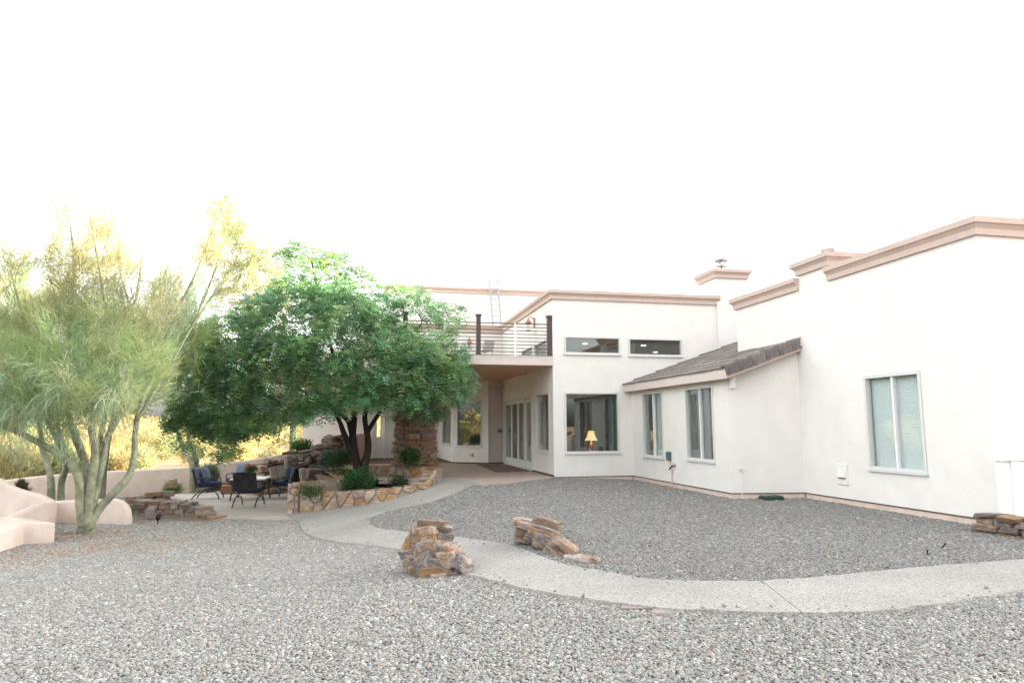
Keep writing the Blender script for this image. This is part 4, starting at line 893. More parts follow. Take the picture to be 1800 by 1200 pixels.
# ------------------------------------------------------------------ mortared fieldstone walls
def voronoi_cells(seeds, W_, H_):
    out = []
    for i, p in enumerate(seeds):
        poly = [np.array(q, float) for q in ((0, 0), (W_, 0), (W_, H_), (0, H_))]
        for j, q in enumerate(seeds):
            if i == j: continue
            d = q - p
            if d @ d > 4.0: continue
            m_ = (p + q) / 2; np_ = []
            for k in range(len(poly)):
                a, b = poly[k], poly[(k + 1) % len(poly)]; da = (a - m_) @ d; db = (b - m_) @ d
                if da <= 0: np_.append(a)
                if da * db < 0: np_.append(a + (b - a) * (da / (da - db)))
            poly = np_
            if len(poly) < 3: break
        if len(poly) >= 3: out.append(poly)
    return out
def field_wall(f, pts, m, th=.3, size=.3, seed=1, joint=.014, side=1, core='mortar', proud=.035, topstones=True, rows=None):
    """pts: world (x, y, zbase, ztop); stones on the side*right-hand face and along the top"""
    o0 = np.array(f.location); pts = np.array(pts, float); c = smooth_chain(pts, 4); tn = np.gradient(c[:, :2], axis=0); tn /= np.linalg.norm(tn, axis=1)[:, None]; nr = np.stack([tn[:, 1], -tn[:, 0]], 1) * side
    cum = np.concatenate([[0], np.cumsum(np.linalg.norm(np.diff(c[:, :2], axis=0), axis=1))]); L = cum[-1]; hm = float(np.mean(c[:, 3] - c[:, 2]))
    V = []
    for i in range(len(c)):
        for o_, z in ((0, c[i, 2] - .3), (0, c[i, 3] - .025), (-th, c[i, 3] - .025), (-th, c[i, 2] - .3)): V.append((c[i, 0] + nr[i, 0] * o_ - o0[0], c[i, 1] + nr[i, 1] * o_ - o0[1], z - o0[2]))
    n = len(c); F = [(i * 4 + q, (i + 1) * 4 + q, (i + 1) * 4 + (q + 1) % 4, i * 4 + (q + 1) % 4) for i in range(n - 1) for q in range(4)] + [(0, 1, 2, 3), tuple((n - 1) * 4 + q for q in range(4))[::-1]]
    MB().add(V, F).build('core', core, f)
    def at_(s, v, d):
        x = np.interp(s, cum, c[:, 0]); y = np.interp(s, cum, c[:, 1]); nx = np.interp(s, cum, nr[:, 0]); ny = np.interp(s, cum, nr[:, 1]); zb = np.interp(s, cum, c[:, 2]); zt_ = np.interp(s, cum, c[:, 3])
        return np.array([x + nx * d, y + ny * d, zb + (zt_ - zb) * v / hm]) - o0
    rr = np.random.default_rng(seed); seeds = []
    nx = max(2, int(L / size)); nz_ = rows or max(1, int(round(hm / size)))
    for i in range(nx):
        for j in range(nz_): seeds.append(np.array([(i + .5 + .5 * (j % 2) * (nz_ > 1) + rr.uniform(-.36, .36)) * L / nx, (j + .5 + rr.uniform(-.3, .3)) * hm / nz_]))
    for poly in voronoi_cells(seeds, L, hm):
        poly = np.array(poly); ctr = poly.mean(0); e = np.linalg.norm(poly - ctr, axis=1).min()
        if e < .03: continue
        out = []
        for p_ in poly:
            d = p_ - ctr; l_ = np.linalg.norm(d); out.append(ctr + d * max(.3, 1 - joint / l_ * 1.3))
        out = np.array(out)
        fine = []
        for k in range(len(out)):
            a, b = out[k], out[(k + 1) % len(out)]; l_ = np.linalg.norm(b - a)
            fine.append(a + (b - a) * .12); fine.append(a + (b - a) * .88)
        fine = np.array(fine); nn = len(fine); pr = proud * rr.uniform(.6, 1.3)
        lift = .03 * rr.uniform(.2, 1.4)
        V = [at_(p_[0], p_[1] + (lift if p_[1] > hm * .93 else 0), -.03) for p_ in fine] + [at_(p_[0], p_[1] + (lift if p_[1] > hm * .93 else 0), pr * .6) for p_ in fine]
        inn = ctr + (fine - ctr) * .8; V += [at_(p_[0], p_[1], pr + rr.uniform(-.008, .012)) for p_ in inn]; 
        F = [(k, (k + 1) % nn, nn + (k + 1) % nn, nn + k) for k in range(nn)] + [(nn + k, nn + (k + 1) % nn, 2 * nn + (k + 1) % nn, 2 * nn + k) for k in range(nn)] + [tuple(2 * nn + k for k in range(nn))]
        bm = bmesh.new(); bv = [bm.verts.new(tuple(q)) for q in V]
        for q in F: bm.faces.new([bv[i] for i in q])
        bmesh.ops.recalc_face_normals(bm, faces=bm.faces)
        me = bpy.data.meshes.new('stone'); bm.to_mesh(me); bm.free(); me.materials.append(MAT[m])
        ob = link('stone', me, f)
    if topstones:
        s = 0
        while s < L - .05:
            l_ = min(rr.uniform(.25, .5), L - s); q = at_(s + l_ / 2, hm, -th * .52); i = int(np.searchsorted(cum, s + l_ / 2)); i = min(i, n - 1); ang = math.atan2(tn[i, 1], tn[i, 0])
            stone(f, m, q + np.array([0, 0, -.015]), (l_ * .97, th * .98, .07), ang, .03, .14, 5); s += l_
f = tag(empty('planter_wall', PG(640, 885)), 'curved tan fieldstone planter wall beside the path', 'planter')
base_ = [(526, 901), (545, 898.5), (568, 896), (600, 892), (623, 889), (650, 886), (670, 882), (702, 873), (730, 865), (750, 858), (765, 848)]
tops_ = [858, 861, 865, 864, 862.5, 862, 861, 857, 853, 847, 826]
pw = []
for (x, y), ty in zip(base_, tops_):
    q = PG(x, y, .03); pw.append((q[0], q[1], q[2] - .05, PY(x, ty, q[1])[2]))
FWL = pw
field_wall(f, pw, 'rock_tan', th=.28, size=.36, rows=2, seed=5, side=1, joint=.02, proud=.045)
f = tag(empty('planter_wall', (*P(507, 903, -.75)[:2], -.75)), 'square end and side run of the fieldstone planter near the right chair', 'planter')
p0 = P(506, 903, -.75)[:2]; e1 = P(610, 842, .02)[:2]
field_wall(f, [(*(e1 + (p0 - e1) * t), -.8, .03) for t in (0, .22, .44, .66, .86)], 'rock_tan', th=.28, size=.3, seed=8, side=1)
field_wall(f, [(*(p0 + np.array([t, -.012])), -.78, .03) for t in (-.02, .08, .18, .28)], 'rock_tan', th=.2, size=.16, seed=9, side=1, topstones=False, proud=.04)
f = tag(empty('planter_wall', P(588, 846, -.3)), 'pale low stone wall with flagstone caps below the waterfall', 'planter')
e2 = P(566, 823.5, .05)[:2]; e3 = P(606, 842, .05)[:2]
field_wall(f, [(*(e2 + (e3 - e2) * t), -.75, .03) for t in (0, .25, .5, .75, 1)], 'rock_tan', th=.5, size=.26, seed=12, side=1)
f = tag(empty('seat_wall', P(705, 840, -.1)), 'fieldstone retaining wall between patio column and planter', 'planter')
s0 = PY(640, 818.5, 20.8); s1 = PY(700, 821, 20.1); s2 = PY(748, 821, 19.75); s3 = PY(766, 821, 19.6)
field_wall(f, [(*q[:2], -.4, q[2]) for q in (s0, (s0 + s1) / 2, s1, s2, s3)], 'rock_brown', th=.34, size=.25, seed=15, side=1)
SOIL = [tuple(p[:2]) for p in FWL] + [tuple(s3[:2]), tuple(s1[:2]), tuple(s0[:2]), (-5.9, 22.0), tuple(e3)]
so_ = poly_slab(SOIL, -.9, -.27, 'planter_soil', 'gravel_bed'); tag(so_, kind='structure')
so_ = poly_slab([tuple(e3), (-4.3, 20.9), (-5.2, 23.5), (-7.2, 25.4), (-8.3, 24.6), (-7.0, 23.2)], -.9, .0, 'upper_soil', 'soil'); tag(so_, kind='structure')
# --- stone column carrying the balcony
cq = loc(PY(729, 800, 21.0)); cx, cy = cq[0], cq[1]
colm = MB().box(-.36, .36, -.36, .36, -.1, 3.21).build('column', 'mortar', house); colm.location = (cx, cy, 0); colm.rotation_euler = (0, 0, R(22)); colm['label'] = 'thick rustic column of stacked flat stones under the balcony'
rr = random.Random(9); z = 0.
while z < 3.18:
    h = min(rr.uniform(.07, .16), 3.2 - z); hw_ = .50 - .022 * z + rr.uniform(-.02, .03) + (.07 if z < .35 else 0)
    for sd_ in range(4):
        if sd_ == 2 : continue
        ang = sd_ * math.pi / 2; s = -hw_
        while s < hw_ - .05:
            l_ = min(rr.uniform(.2, .55), hw_ - s + .02);
            if hw_ - (s + l_) < .12: l_ = hw_ - s
            c, dd = s + l_ / 2, hw_ - .12 + rr.uniform(-.03, .04)
            x = c * math.cos(ang) + dd * math.sin(ang); y = c * math.sin(ang) - dd * math.cos(ang)
            stone(colm, 'rock_brown', (x, y, z + h / 2), (l_ * .98, .3, h * .97), ang + rr.uniform(-.05, .05), .05, .15, 6, rr=rr); s += l_
    z += h

# ------------------------------------------------------------------ patio furniture
def chair(p, rz, label, pillow=True):
    f = tag(empty('patio_chair', p, rz), label, 'chair', 'chairs around the patio table')
    w = .31                                             # faces +y
    for s_ in (-1, 1):
        MB().tube([(s_ * w, -.30, .40), (s_ * w, -.36, .65), (s_ * w * .98, -.44, .93)], .019, 6).build('back_post', 'metal_dark', f)
        MB().tube([(s_ * w, -.36, .62), (s_ * w * 1.08, -.1, .655), (s_ * w * 1.08, .2, .64), (s_ * w * 1.06, .27, .60), (s_ * w, .28, .40)], .018, 6).build('arm', 'metal_dark', f)
        MB().tube([(s_ * w, .22, .38), (s_ * w, .02, .30), (s_ * w, -.1, .3), (s_ * w, .0, .26), (s_ * w, .26, .24), (s_ * w, .36, .12), (s_ * w, .38, .0)], .019, 6).build('front_leg', 'metal_dark', f)
        MB().tube([(s_ * w, .02, .30), (s_ * w, -.18, .26), (s_ * w, -.34, .12), (s_ * w, -.42, .0)], .019, 6).build('rear_leg', 'metal_dark', f)
    MB().box(-w, w, -.30, .28, .37, .40).build('seat_frame', 'metal_dark', f)
    MB().tube([(-w, -.44, .93), (0, -.46, .955), (w, -.44, .93)], .022, 6).build('top_rail', 'metal_dark', f)
    q = [(-w, -.315, .44), (w, -.315, .44), (w, -.43, .90), (-w, -.43, .90)]; MB().add(q, [(0, 1, 2, 3)]).build('sling', 'sling', f)
    for a, b in ((-1, 1), (1, -1)):
        for ox in (-.155, .155):
            MB().tube([(ox + a * .15, -.335, .46), (ox + b * .15, -.445, .89)], .012, 5).build('lattice_bar', 'metal_dark', f)
    cu = MB().box(-w + .02, w - .02, -.28, .31, .402, .52).build('seat_cushion', 'navy', f, bevel=.045)
    bc = MB().box(-w + .02, w - .02, -.06, .06, 0, .50).build('back_cushion', 'pillow' if pillow else 'navy', f, bevel=.05); bc.location = (0, -.24, .47); bc.rotation_euler = (R(14), 0, 0)
    if pillow:
        pw_ = MB(); N = 9
        V = []; F = []
        for sgn in (1, -1):
            k0 = len(V)
            for i in range(N):
                for j in range(N):
                    u, v = i / (N - 1) * 2 - 1, j / (N - 1) * 2 - 1; th_ = .10 * max(0, (1 - u ** 4) * (1 - v ** 4)) ** .6; V.append((u * .25 * (1 - .08 * (1 - v * v)), sgn * th_, v * .25 * (1 - .08 * (1 - u * u))))
            for i in range(N - 1):
                for j in range(N - 1): a = k0 + i * N + j; F.append((a, a + N, a + N + 1, a + 1) if sgn < 0 else (a, a + 1, a + N + 1, a + N))
        o = pw_.add(V, F).build('throw_pillow', 'pillow', f, smooth=True); o.location = (0, -.10, .74); o.rotation_euler = (R(18), 0, 0)
    return f
ZP = -.75
def on(x, y): q = P(x, y, ZP); return (q[0], q[1], ZP)
chair(on(437, 889), R(2), 'black patio chair seen from behind in front of the table', False)
chair(on(366, 876), R(-80), 'patio chair with grey-blue pillow at the left of the table')
chair(on(502, 874), R(82), 'patio chair with navy cushion half hidden by the planter')
chair(on(420, 866), R(165), 'rear patio chair facing the camera behind the flower pot')
tp = np.array(on(440, 876)); f = tag(empty('patio_table', tp, R(8)), 'square patio table with white top between the chairs', 'table')
MB().box(-.52, .52, -.52, .52, .60, .645).build('top', 'tabletop', f, bevel=.008); MB().box(-.54, .54, -.54, .54, .56, .599).build('apron', 'metal_dark', f)
for x in (-.46, .46):
    for y in (-.46, .46): MB().tube([(x, y, .56), (x * .95, y * .95, .3), (x * 1.06, y * 1.06, 0)], .026, 6).build('leg', 'metal_dark', f)
# lights and stakes in the ground
def spot(px, py, label, dz=0., z=None, s_=1.):
    q = PG(px, py, dz) if z is None else P(px, py, z); f = tag(empty('garden_light', q, .6), label, 'light')
    MB().tube([(0, 0, -.1), (0, 0, .10 * s_)], .012, 6).build('stake', 'black', f)
    o = MB().lathe([(0, -.05), (.03, -.05), (.042, -.02), (.048, .07), (.04, .07), (.0, .05)], 14).build('lamp_head', 'black', f); o.location = (0, 0, .14 * s_); o.rotation_euler = (R(50), 0, 0); o.scale = (s_,) * 3; return f
spot(277, 923, 'black spotlight on a stake in the gravel near the low stone wall', s_=1.2)
spot(661, 860, 'black spotlight in the planter beside the tree', z=-.27, s_=1.3)
for x, y, h, t, lb_ in ((1630, 976, .06, .1, 'short black stake upright in the right gravel'), (1655, 964, .08, .7, 'tilted black stake in the right gravel')):
    q = PG(x, y); o = MB().tube([(0, 0, -.05), (0, 0, h)], .009, 6).lathe([(.009, h), (.013, h), (.013, h + .012), (0, h + .012)], 6).build('irrigation_stake', 'black'); o.location = q; o.rotation_euler = (0, t, 0); tag(o, lb_, 'stake')

# ------------------------------------------------------------------ gravel: loose stones on the bed
HP = [LW(*q)[:2] for q in ((0, -.02), (2.42, -.02), (2.42, EC), (4.02, ED), (4.02, -10.54), (14, -10.54), (14, 10), (0, 10))]
W4p = [tuple(p[:2]) for p in W4]
def scatter(x0, x1, y0, y1, sp):
    X, Y = np.meshgrid(np.arange(x0, x1, sp), np.arange(y0, y1, sp)); X = X.ravel() + rng.uniform(-.48, .48, X.size) * sp; Y = Y.ravel() + rng.uniform(-.48, .48, Y.size) * sp; return X, Y
def wedge(X, Y, m=1.12): return (np.abs(X) < Y * .75 * m + .5)
pts = []
for y0, y1, sp, r_ in ((3.4, 6.3, .0172, .62), (6.3, 9.3, .0198, .72), (9.3, 13.3, .0235, .86), (13.3, 21.2, .030, 1.08)):
    X, Y = scatter(-16, 12, y0, y1, sp); k = wedge(X, Y); X, Y = X[k], Y[k]
    k = inpoly(X, Y, YARD) & ~inpoly(X, Y, PATH_POLY) & ~inpoly(X, Y, HP) & ~inpoly(X, Y, UP) & ~inpoly(X, Y, LP) & ~inpoly(X, Y, SOIL) & ~inpoly(X, Y, W4p)
    k &= ~((X < -7.2) & (Y > 16.6)) & ~((X < -5) & (Y > 17.6))
    pts.append(np.stack([X[k], Y[k], np.full(k.sum(), r_)], 1))
X, Y = scatter(-6, -2, 17, 21, .045); k = inpoly(X, Y, SOIL); soil_pts = np.stack([X[k], Y[k], np.full(k.sum(), 1.4)], 1)
# a few stones kicked onto the path
tt = rng.random(200); ii = (tt * (len(PR) - 1)).astype(int); ff = np.minimum(rng.exponential(.05, 200), .5); ff = np.where(rng.random(200) < .5, ff, 1 - ff)
q = PL[ii] * (1 - ff)[:, None] + PR[ii] * ff[:, None] + rng.normal(0, .04, (200, 2)); spill = np.stack([q[:, 0], q[:, 1], np.full(200, .7)], 1); spill = spill[inpoly(spill[:, 0], spill[:, 1], PATH_POLY)]
pts = np.concatenate(pts); ns = len(pts)
Z = np.concatenate([G(pts[:, 0], pts[:, 1]), np.full(len(soil_pts), -.265), G(spill[:, 0], spill[:, 1]) + .042]); pts = np.concatenate([pts, soil_pts, spill]); N = len(pts)
Z += rng.uniform(-.006, .010, N)
pal = np.array([(.315, .315, .295), (.25, .255, .24), (.37, .37, .35), (.44, .43, .41), (.19, .19, .18), (.60, .58, .55), (.35, .31, .26), (.43, .35, .29), (.30, .275, .25), (.34, .21, .15), (.23, .25, .23), (.70, .68, .65)])
pw_ = np.array([.20, .15, .15, .11, .09, .035, .075, .05, .06, .02, .03, .003]); pw_ /= pw_.sum()
colr = pal[rng.choice(len(pal), N, p=pw_)] * rng.uniform(.66, .97, (N, 1))
_m = colr.mean(0); colr = _m + (colr - _m) * .74
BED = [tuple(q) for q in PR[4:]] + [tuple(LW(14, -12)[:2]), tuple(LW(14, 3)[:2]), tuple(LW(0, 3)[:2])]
colr[inpoly(pts[:, 0], pts[:, 1], BED)] *= .79      # stones in the bed by the house are darker
# fallen leaf litter stains the stones under the palo verde and by the low wall
def blob(cx, cy, r_, t): return np.exp(-(((pts[:, 0] - cx) / r_) ** 2 + ((pts[:, 1] - cy) / (r_ * .8)) ** 2)) * t
lit = np.zeros(N)
for (x, y), r_, t in (((150, 940), 1.3, .6), ((100, 970), .8, .55), ((300, 912), 1.2, .6), ((170, 960), .8, .45), ((230, 950), 1.5, .35), ((30, 985), .8, .4), ((370, 918), .8, .35), ((500, 925), .6, .3)):
    q = PG(x, y); lit = np.maximum(lit, blob(q[0], q[1], r_, t))
hit = rng.random(N) < lit * .7
colr[hit] = np.array([(.30, .17, .11), (.24, .16, .11), (.34, .24, .15)])[rng.integers(0, 3, hit.sum())] * rng.uniform(.8, 1.2, (hit.sum(), 1))
sz = pts[:, 2] * np.clip(rng.lognormal(0, .32, N), .4, 1.75) * .0165
gm = bpy.data.meshes.new('gravel'); gm.vertices.add(N); gm.vertices.foreach_set('co', np.stack([pts[:, 0], pts[:, 1], Z], 1).astype(np.float32).ravel())
c4 = np.ones((N, 4), np.float32); c4[:, :3] = colr
gm.attributes.new('col', 'FLOAT_COLOR', 'POINT').data.foreach_set('color', c4.ravel())
gm.attributes.new('sz', 'FLOAT', 'POINT').data.foreach_set('value', sz.astype(np.float32)); gm.update()
gcol = bpy.data.collections.new('gravel_kinds')
for i in range(10):
    bm = bmesh.new(); bmesh.ops.create_icosphere(bm, subdivisions=2 if i < 4 else 1, radius=1); rr = np.random.default_rng(50 + i); ax = rr.uniform(.75, 1.3, 3); ax[2] *= .72; w_ = rr.normal(0, 1, (4, 3))
    for v in bm.verts:
        p_ = np.array(v.co); p_ = p_ * (1 + .13 * np.sin(w_ @ p_ * 2.2).sum() * .5); v.co = tuple(p_ * ax)
    me = bpy.data.meshes.new('pebble'); bm.to_mesh(me); bm.free(); me.materials.append(MAT['gravel']); me.polygons.foreach_set('use_smooth', [i < 4] * len(me.polygons))
    gcol.objects.link(bpy.data.objects.new('pebble', me))
go = tag(link('gravel', gm), 'loose grey and tan river gravel covering the yard', 'gravel', kind='stuff')
ng = bpy.data.node_groups.new('gravel_nodes', 'GeometryNodeTree'); ng.interface.new_socket('Geometry', in_out='INPUT', socket_type='NodeSocketGeometry'); ng.interface.new_socket('Geometry', in_out='OUTPUT', socket_type='NodeSocketGeometry')
nn = ng.nodes; gi = nn.new('NodeGroupInput'); gout = nn.new('NodeGroupOutput'); ip = nn.new('GeometryNodeInstanceOnPoints'); ci = nn.new('GeometryNodeCollectionInfo'); ci.inputs['Collection'].default_value = gcol; ci.inputs['Separate Children'].default_value = True; ci.inputs['Reset Children'].default_value = True
rv = nn.new('FunctionNodeRandomValue'); rv.data_type = 'FLOAT_VECTOR'; rv.inputs[0].default_value = (-.5, -.5, 0); rv.inputs[1].default_value = (.5, .5, 6.28)
ri = nn.new('FunctionNodeRandomValue'); ri.data_type = 'INT'; ri.inputs[4].default_value = 0; ri.inputs[5].default_value = 9
na = nn.new('GeometryNodeInputNamedAttribute'); na.data_type = 'FLOAT'; na.inputs['Name'].default_value = 'sz'
lk = ng.links.new; lk(gi.outputs[0], ip.inputs['Points']); lk(ci.outputs[0], ip.inputs['Instance']); ip.inputs['Pick Instance'].default_value = True
lk(ri.outputs[2], ip.inputs['Instance Index']); lk(rv.outputs[0], ip.inputs['Rotation']); lk(na.outputs[0], ip.inputs['Scale']); lk(ip.outputs[0], gout.inputs[0])
md = go.modifiers.new('gravel', 'NODES'); md.node_group = ng
print('gravel stones', N)

# ------------------------------------------------------------------ vegetation
def unit(v): return v / (np.linalg.norm(v, axis=-1, keepdims=True) + 1e-9)
def ellip(rr, n, c, rad, shell=2.2):
    v = unit(rr.normal(0, 1, (n, 3))); return c + v * rad * (rr.random((n, 1)) ** (1 / shell))
class Grow:
    """limbs given as polylines; crown targets get joined to the nearest limb by curved branches"""
    def __init__(s, rr): s.rr = rr; s.mb = MB(); s.nodes = []; s.rad = []; s.dirs = []
    def limb(s, pts, r0, r1, n=8):
        pts = smooth_chain(np.array(pts), 4); k = len(pts); r_ = np.linspace(r0, r1, k) * s.rr.uniform(.94, 1.06, k); s.mb.tube(pts, list(r_), n, cap=True)
        for i in range(1, k): s.nodes.append(pts[i]); s.rad.append(r_[i]); s.dirs.append(unit(pts[i] - pts[i - 1]))
    def reach(s, T, up=.25, rmax=.04, tip=.006, minr=0):
        N = np.array(s.nodes); base = T - 0
        d0 = np.array([np.min(np.linalg.norm(N - t, axis=1)) for t in T]); out = []
        for t in T[np.argsort(d0)]:
            N = np.array(s.nodes); d = np.linalg.norm(N - t, axis=1) + np.maximum(0, N[:, 2] - t[2]) * .6
            i = int(np.argmin(d)); p = N[i]; L = np.linalg.norm(t - p)
            if L < .05: out.append((t, s.dirs[i])); continue
            r0 = min(s.rad[i] * .75, rmax, .008 + .018 * L); c1 = p + s.dirs[i] * L * .35; c2 = t - np.array([0, 0, up * L]) * .3 + s.rr.normal(0, .06 * L, 3)
            u = np.linspace(0, 1, 6)[:, None]; pts = (1 - u) ** 3 * p + 3 * (1 - u) ** 2 * u * c1 + 3 * (1 - u) * u * u * c2 + u ** 3 * t
            r_ = np.linspace(r0, tip, 6); s.mb.tube(pts, list(r_), 5 if r0 < .03 else 6, cap=False)
            for k in range(1, 6): s.nodes.append(pts[k]); s.rad.append(r_[k]); s.dirs.append(unit(pts[k] - pts[k - 1]))
            out.append((t, unit(pts[5] - pts[3])))
        return out
def twig_quads(rr, C, D, n, spread, ln, wd, cols, pos=.25, droop=0.):
    """fine broom-like twigs around crown points C with branch directions D"""
    m = len(C); c = np.repeat(C, n, 0); d = np.repeat(D, n, 0); k = len(c)
    o = rr.normal(0, 1, (k, 3)) * pos; dd = unit(d * .7 + unit(o) * .45 + rr.normal(0, spread, (k, 3)) + np.array([0, 0, .15 - droop]))
    L = rr.uniform(*ln, (k, 1)); W_ = rr.uniform(*wd, (k, 1)); side = unit(np.cross(dd, rr.normal(0, 1, (k, 3))))
    p0 = c + o - dd * L * .4; bend = rr.normal(0, .12, (k, 3)) * L + np.array([0, 0, -droop * .5]) * L; p1 = p0 + dd * L * .5 + bend * .3; p2 = p0 + dd * L + bend
    q1 = np.stack([p0 - side * W_ / 2, p0 + side * W_ / 2, p1 + side * W_ / 2, p1 - side * W_ / 2], 1); q2 = np.stack([p1 - side * W_ / 2, p1 + side * W_ / 2, p2 + side * W_ * .1, p2 - side * W_ * .1], 1)
    cc = np.repeat(cols, n, 0) * rr.uniform(.75, 1.3, (k, 1))
    return np.concatenate([q1, q2]), np.concatenate([cc, cc])
def frond_quads(rr, C, D, n, ln, lw, cols, pos=.2, pairs=4, droop=.5, flat=.5):
    m = len(C); c = np.repeat(C, n, 0); d = np.repeat(D, n, 0); k = len(c)
    o = rr.normal(0, 1, (k, 3)) * pos; o[:, 2] *= .8
    dd = unit(unit(o) * .8 + d * .5 + rr.normal(0, .35, (k, 3)) + np.array([0, 0, -droop * .5])); L = rr.uniform(.11, .2, (k, 1))
    upv = unit(np.array([0, 0, 1.0]) + rr.normal(0, flat, (k, 3))); side = unit(np.cross(dd, upv)); nrm = np.cross(side, dd)
    p0 = c + o; Q = []; CC = []; base = np.repeat(cols, n, 0) * rr.uniform(.7, 1.35, (k, 1))
    for i in range(pairs):
        t = .15 + .85 * i / (pairs - 1); root = p0 + dd * L * t + np.array([0, 0, -1]) * L * t * t * droop * .5
        for sg in (-1, 1):
            ld = unit(side * sg + dd * .55 + nrm * .1); l_ = rr.uniform(*ln, (k, 1)) * (1.1 - .45 * t); w_ = rr.uniform(*lw, (k, 1)); tip = root + ld * l_; mid = root + ld * l_ * .45; wv = unit(np.cross(ld, nrm)) * w_ / 2
            Q.append(np.stack([root, mid + wv, tip, mid - wv], 1)); CC.append(base * rr.uniform(.9, 1.12, (k, 1)))
    return np.concatenate(Q), np.concatenate(CC)
def leaf_quads(rr, C, D, n, ln, wd, cols, pos, up=.3):
    c = np.repeat(C, n, 0); d = np.repeat(D, n, 0); k = len(c); o = rr.normal(0, 1, (k, 3)) * pos
    dd = unit(unit(o) * .7 + d * .3 + rr.normal(0, .5, (k, 3)) + np.array([0, 0, up])); L = rr.uniform(*ln, (k, 1)); w_ = L * rr.uniform(*wd, (k, 1)); side = unit(np.cross(dd, rr.normal(0, 1, (k, 3)) + np.array([0, 0, 1.])))
    p0 = c + o; mid = p0 + dd * L * .5; tip = p0 + dd * L
    return np.stack([p0, mid + side * w_ / 2, tip, mid - side * w_ / 2], 1), np.repeat(cols, n, 0) * rr.uniform(.7, 1.3, (k, 1))
def finish_tree(name, label, cat, p, gr, Q, C, bark, group=None, crown='crown'):
    f = tag(empty(name, p), label, cat, group); p = np.array(p)
    for_ = MB(); for_.v = [tuple(np.array(v) - p) for v in gr.mb.v]; for_.f = gr.mb.f; for_.build('trunk', bark, f, smooth=True)
    o = link(crown, quads_mesh(crown, Q - p, C, 'leaf'), f); return f
def cols(rr, n, base, var=.2, hue=.1):
    b = np.array(base); return b * rr.uniform(1 - var, 1 + var, (n, 1)) * (1 + rr.normal(0, hue, (n, 3)) * np.array([1, .4, .7]))

# --- the palo verde in the left foreground
rr = np.random.default_rng(21); YT = 13.3
gr = Grow(rr); pb = PG(150, 938)
def lp_(pts, Y=YT, dy=0.0, rr_=None): return [PY(x, y, Y + dy * i / max(1, len(pts) - 1)) for i, (x, y) in enumerate(pts)]
gr.limb([pb - (0, 0, .2), pb + (0, 0, .06), PY(149, 912, pb[1]), PY(150, 885, pb[1]), PY(151, 862, pb[1])], .20, .085, 14)
gr.limb(lp_([(147, 925), (141, 885), (138, 840), (120, 810), (87, 788), (42, 764), (0, 744), (-60, 715)], dy=-.6), .095, .04, 10)
gr.limb(lp_([(149, 925), (150, 870), (149, 830), (145, 800), (132, 765), (122, 730), (118, 660), (122, 560), (130, 470), (126, 410), (112, 345)], dy=.6), .11, .010, 10)
gr.limb(lp_([(152, 925), (159, 860), (167, 800), (163, 765), (161, 735), (175, 660), (190, 590), (180, 500), (165, 420), (158, 375)], dy=-.4), .09, .010, 10)
gr.limb(lp_([(154, 925), (169, 860), (182, 800), (188, 770), (202, 745), (225, 700), (240, 640), (235, 560), (212, 480), (208, 400)], dy=.9), .085, .010, 10)
gr.limb(lp_([(153, 930), (176, 892), (206, 860), (225, 838), (236, 805), (237, 770), (243, 725), (262, 670), (285, 610), (315, 540), (345, 480), (365, 430), (385, 380), (398, 345)], dy=1.2), .085, .010, 10)
gr.limb(lp_([(120, 810), (85, 740), (60, 660), (40, 560), (20, 480)], dy=.4), .05, .012, 8)
gr.limb(lp_([(240, 740), (300, 640), (340, 570), (390, 500), (440, 470)], dy=1.6), .035, .010, 8)
pvc = (.35, .43, .20)
def brush_crown(gr, rr, C, hub, n, ln, wd, col, along=.22, across=.07, spread=.22, droop=0., var=.25, up=0.):
    """brush-like sprays: fine twigs nearly parallel, combed outwards from a hub"""
    res = gr.reach(C, .2, .03, .004); C = np.array([r[0] for r in res]); D = np.array([r[1] for r in res]); D = unit(unit(C - hub) * .55 + D * .5 + rr.normal(0, .42, C.shape) + np.array([0, 0, up]))
    k = len(C); c = np.repeat(C, n, 0); d = np.repeat(D, n, 0); m = k * n; off = rr.normal(0, across, (m, 3)) + d * rr.normal(0, along, (m, 1)); dd = unit(d + rr.normal(0, spread, (m, 3)) + np.array([0, 0, -droop]))
    L = rr.uniform(*ln, (m, 1)); W_ = rr.uniform(*wd, (m, 1)); side = unit(np.cross(dd, rr.normal(0, 1, (m, 3)))); p0 = c + off; p1 = p0 + dd * L * .5; p2 = p0 + dd * L + np.array([0, 0, -droop]) * L * .5 + rr.normal(0, .06, (m, 3)) * L
    q1 = np.stack([p0 - side * W_ / 2, p0 + side * W_ / 2, p1 + side * W_ / 2, p1 - side * W_ / 2], 1); q2 = np.stack([p1 - side * W_ / 2, p1 + side * W_ / 2, p2 + side * W_ * .1, p2 - side * W_ * .1], 1)
    cc = np.repeat(cols(rr, k, col, var), n, 0) * rr.uniform(.75, 1.3, (m, 1)); return np.concatenate([q1, q2]), np.concatenate([cc, cc])
def px_fill(rr, poly, n, Y, dep):
    poly = np.array(poly, float); out = []
    while len(out) < n:
        x = rr.uniform(poly[:, 0].min(), poly[:, 0].max()); y = rr.uniform(poly[:, 1].min(), poly[:, 1].max())
        if inpoly(np.array([x]), np.array([y]), poly)[0]: out.append(PY(x, y, Y + rr.uniform(-dep, dep)))
    return np.array(out)
hub = PY(150, 800, YT)
lowp = [(-90, 540), (0, 560), (60, 545), (150, 540), (230, 560), (300, 600), (312, 660), (280, 705), (225, 715), (190, 735), (150, 725), (110, 755), (60, 730), (20, 745), (-90, 730)]
Q1, C1 = brush_crown(gr, rr, px_fill(rr, lowp, 330, YT + .2, 1.6), PY(150, 900, YT), 105, (.10, .30), (.006, .011), pvc, .2, .10, .55, -.02, .32, .1)
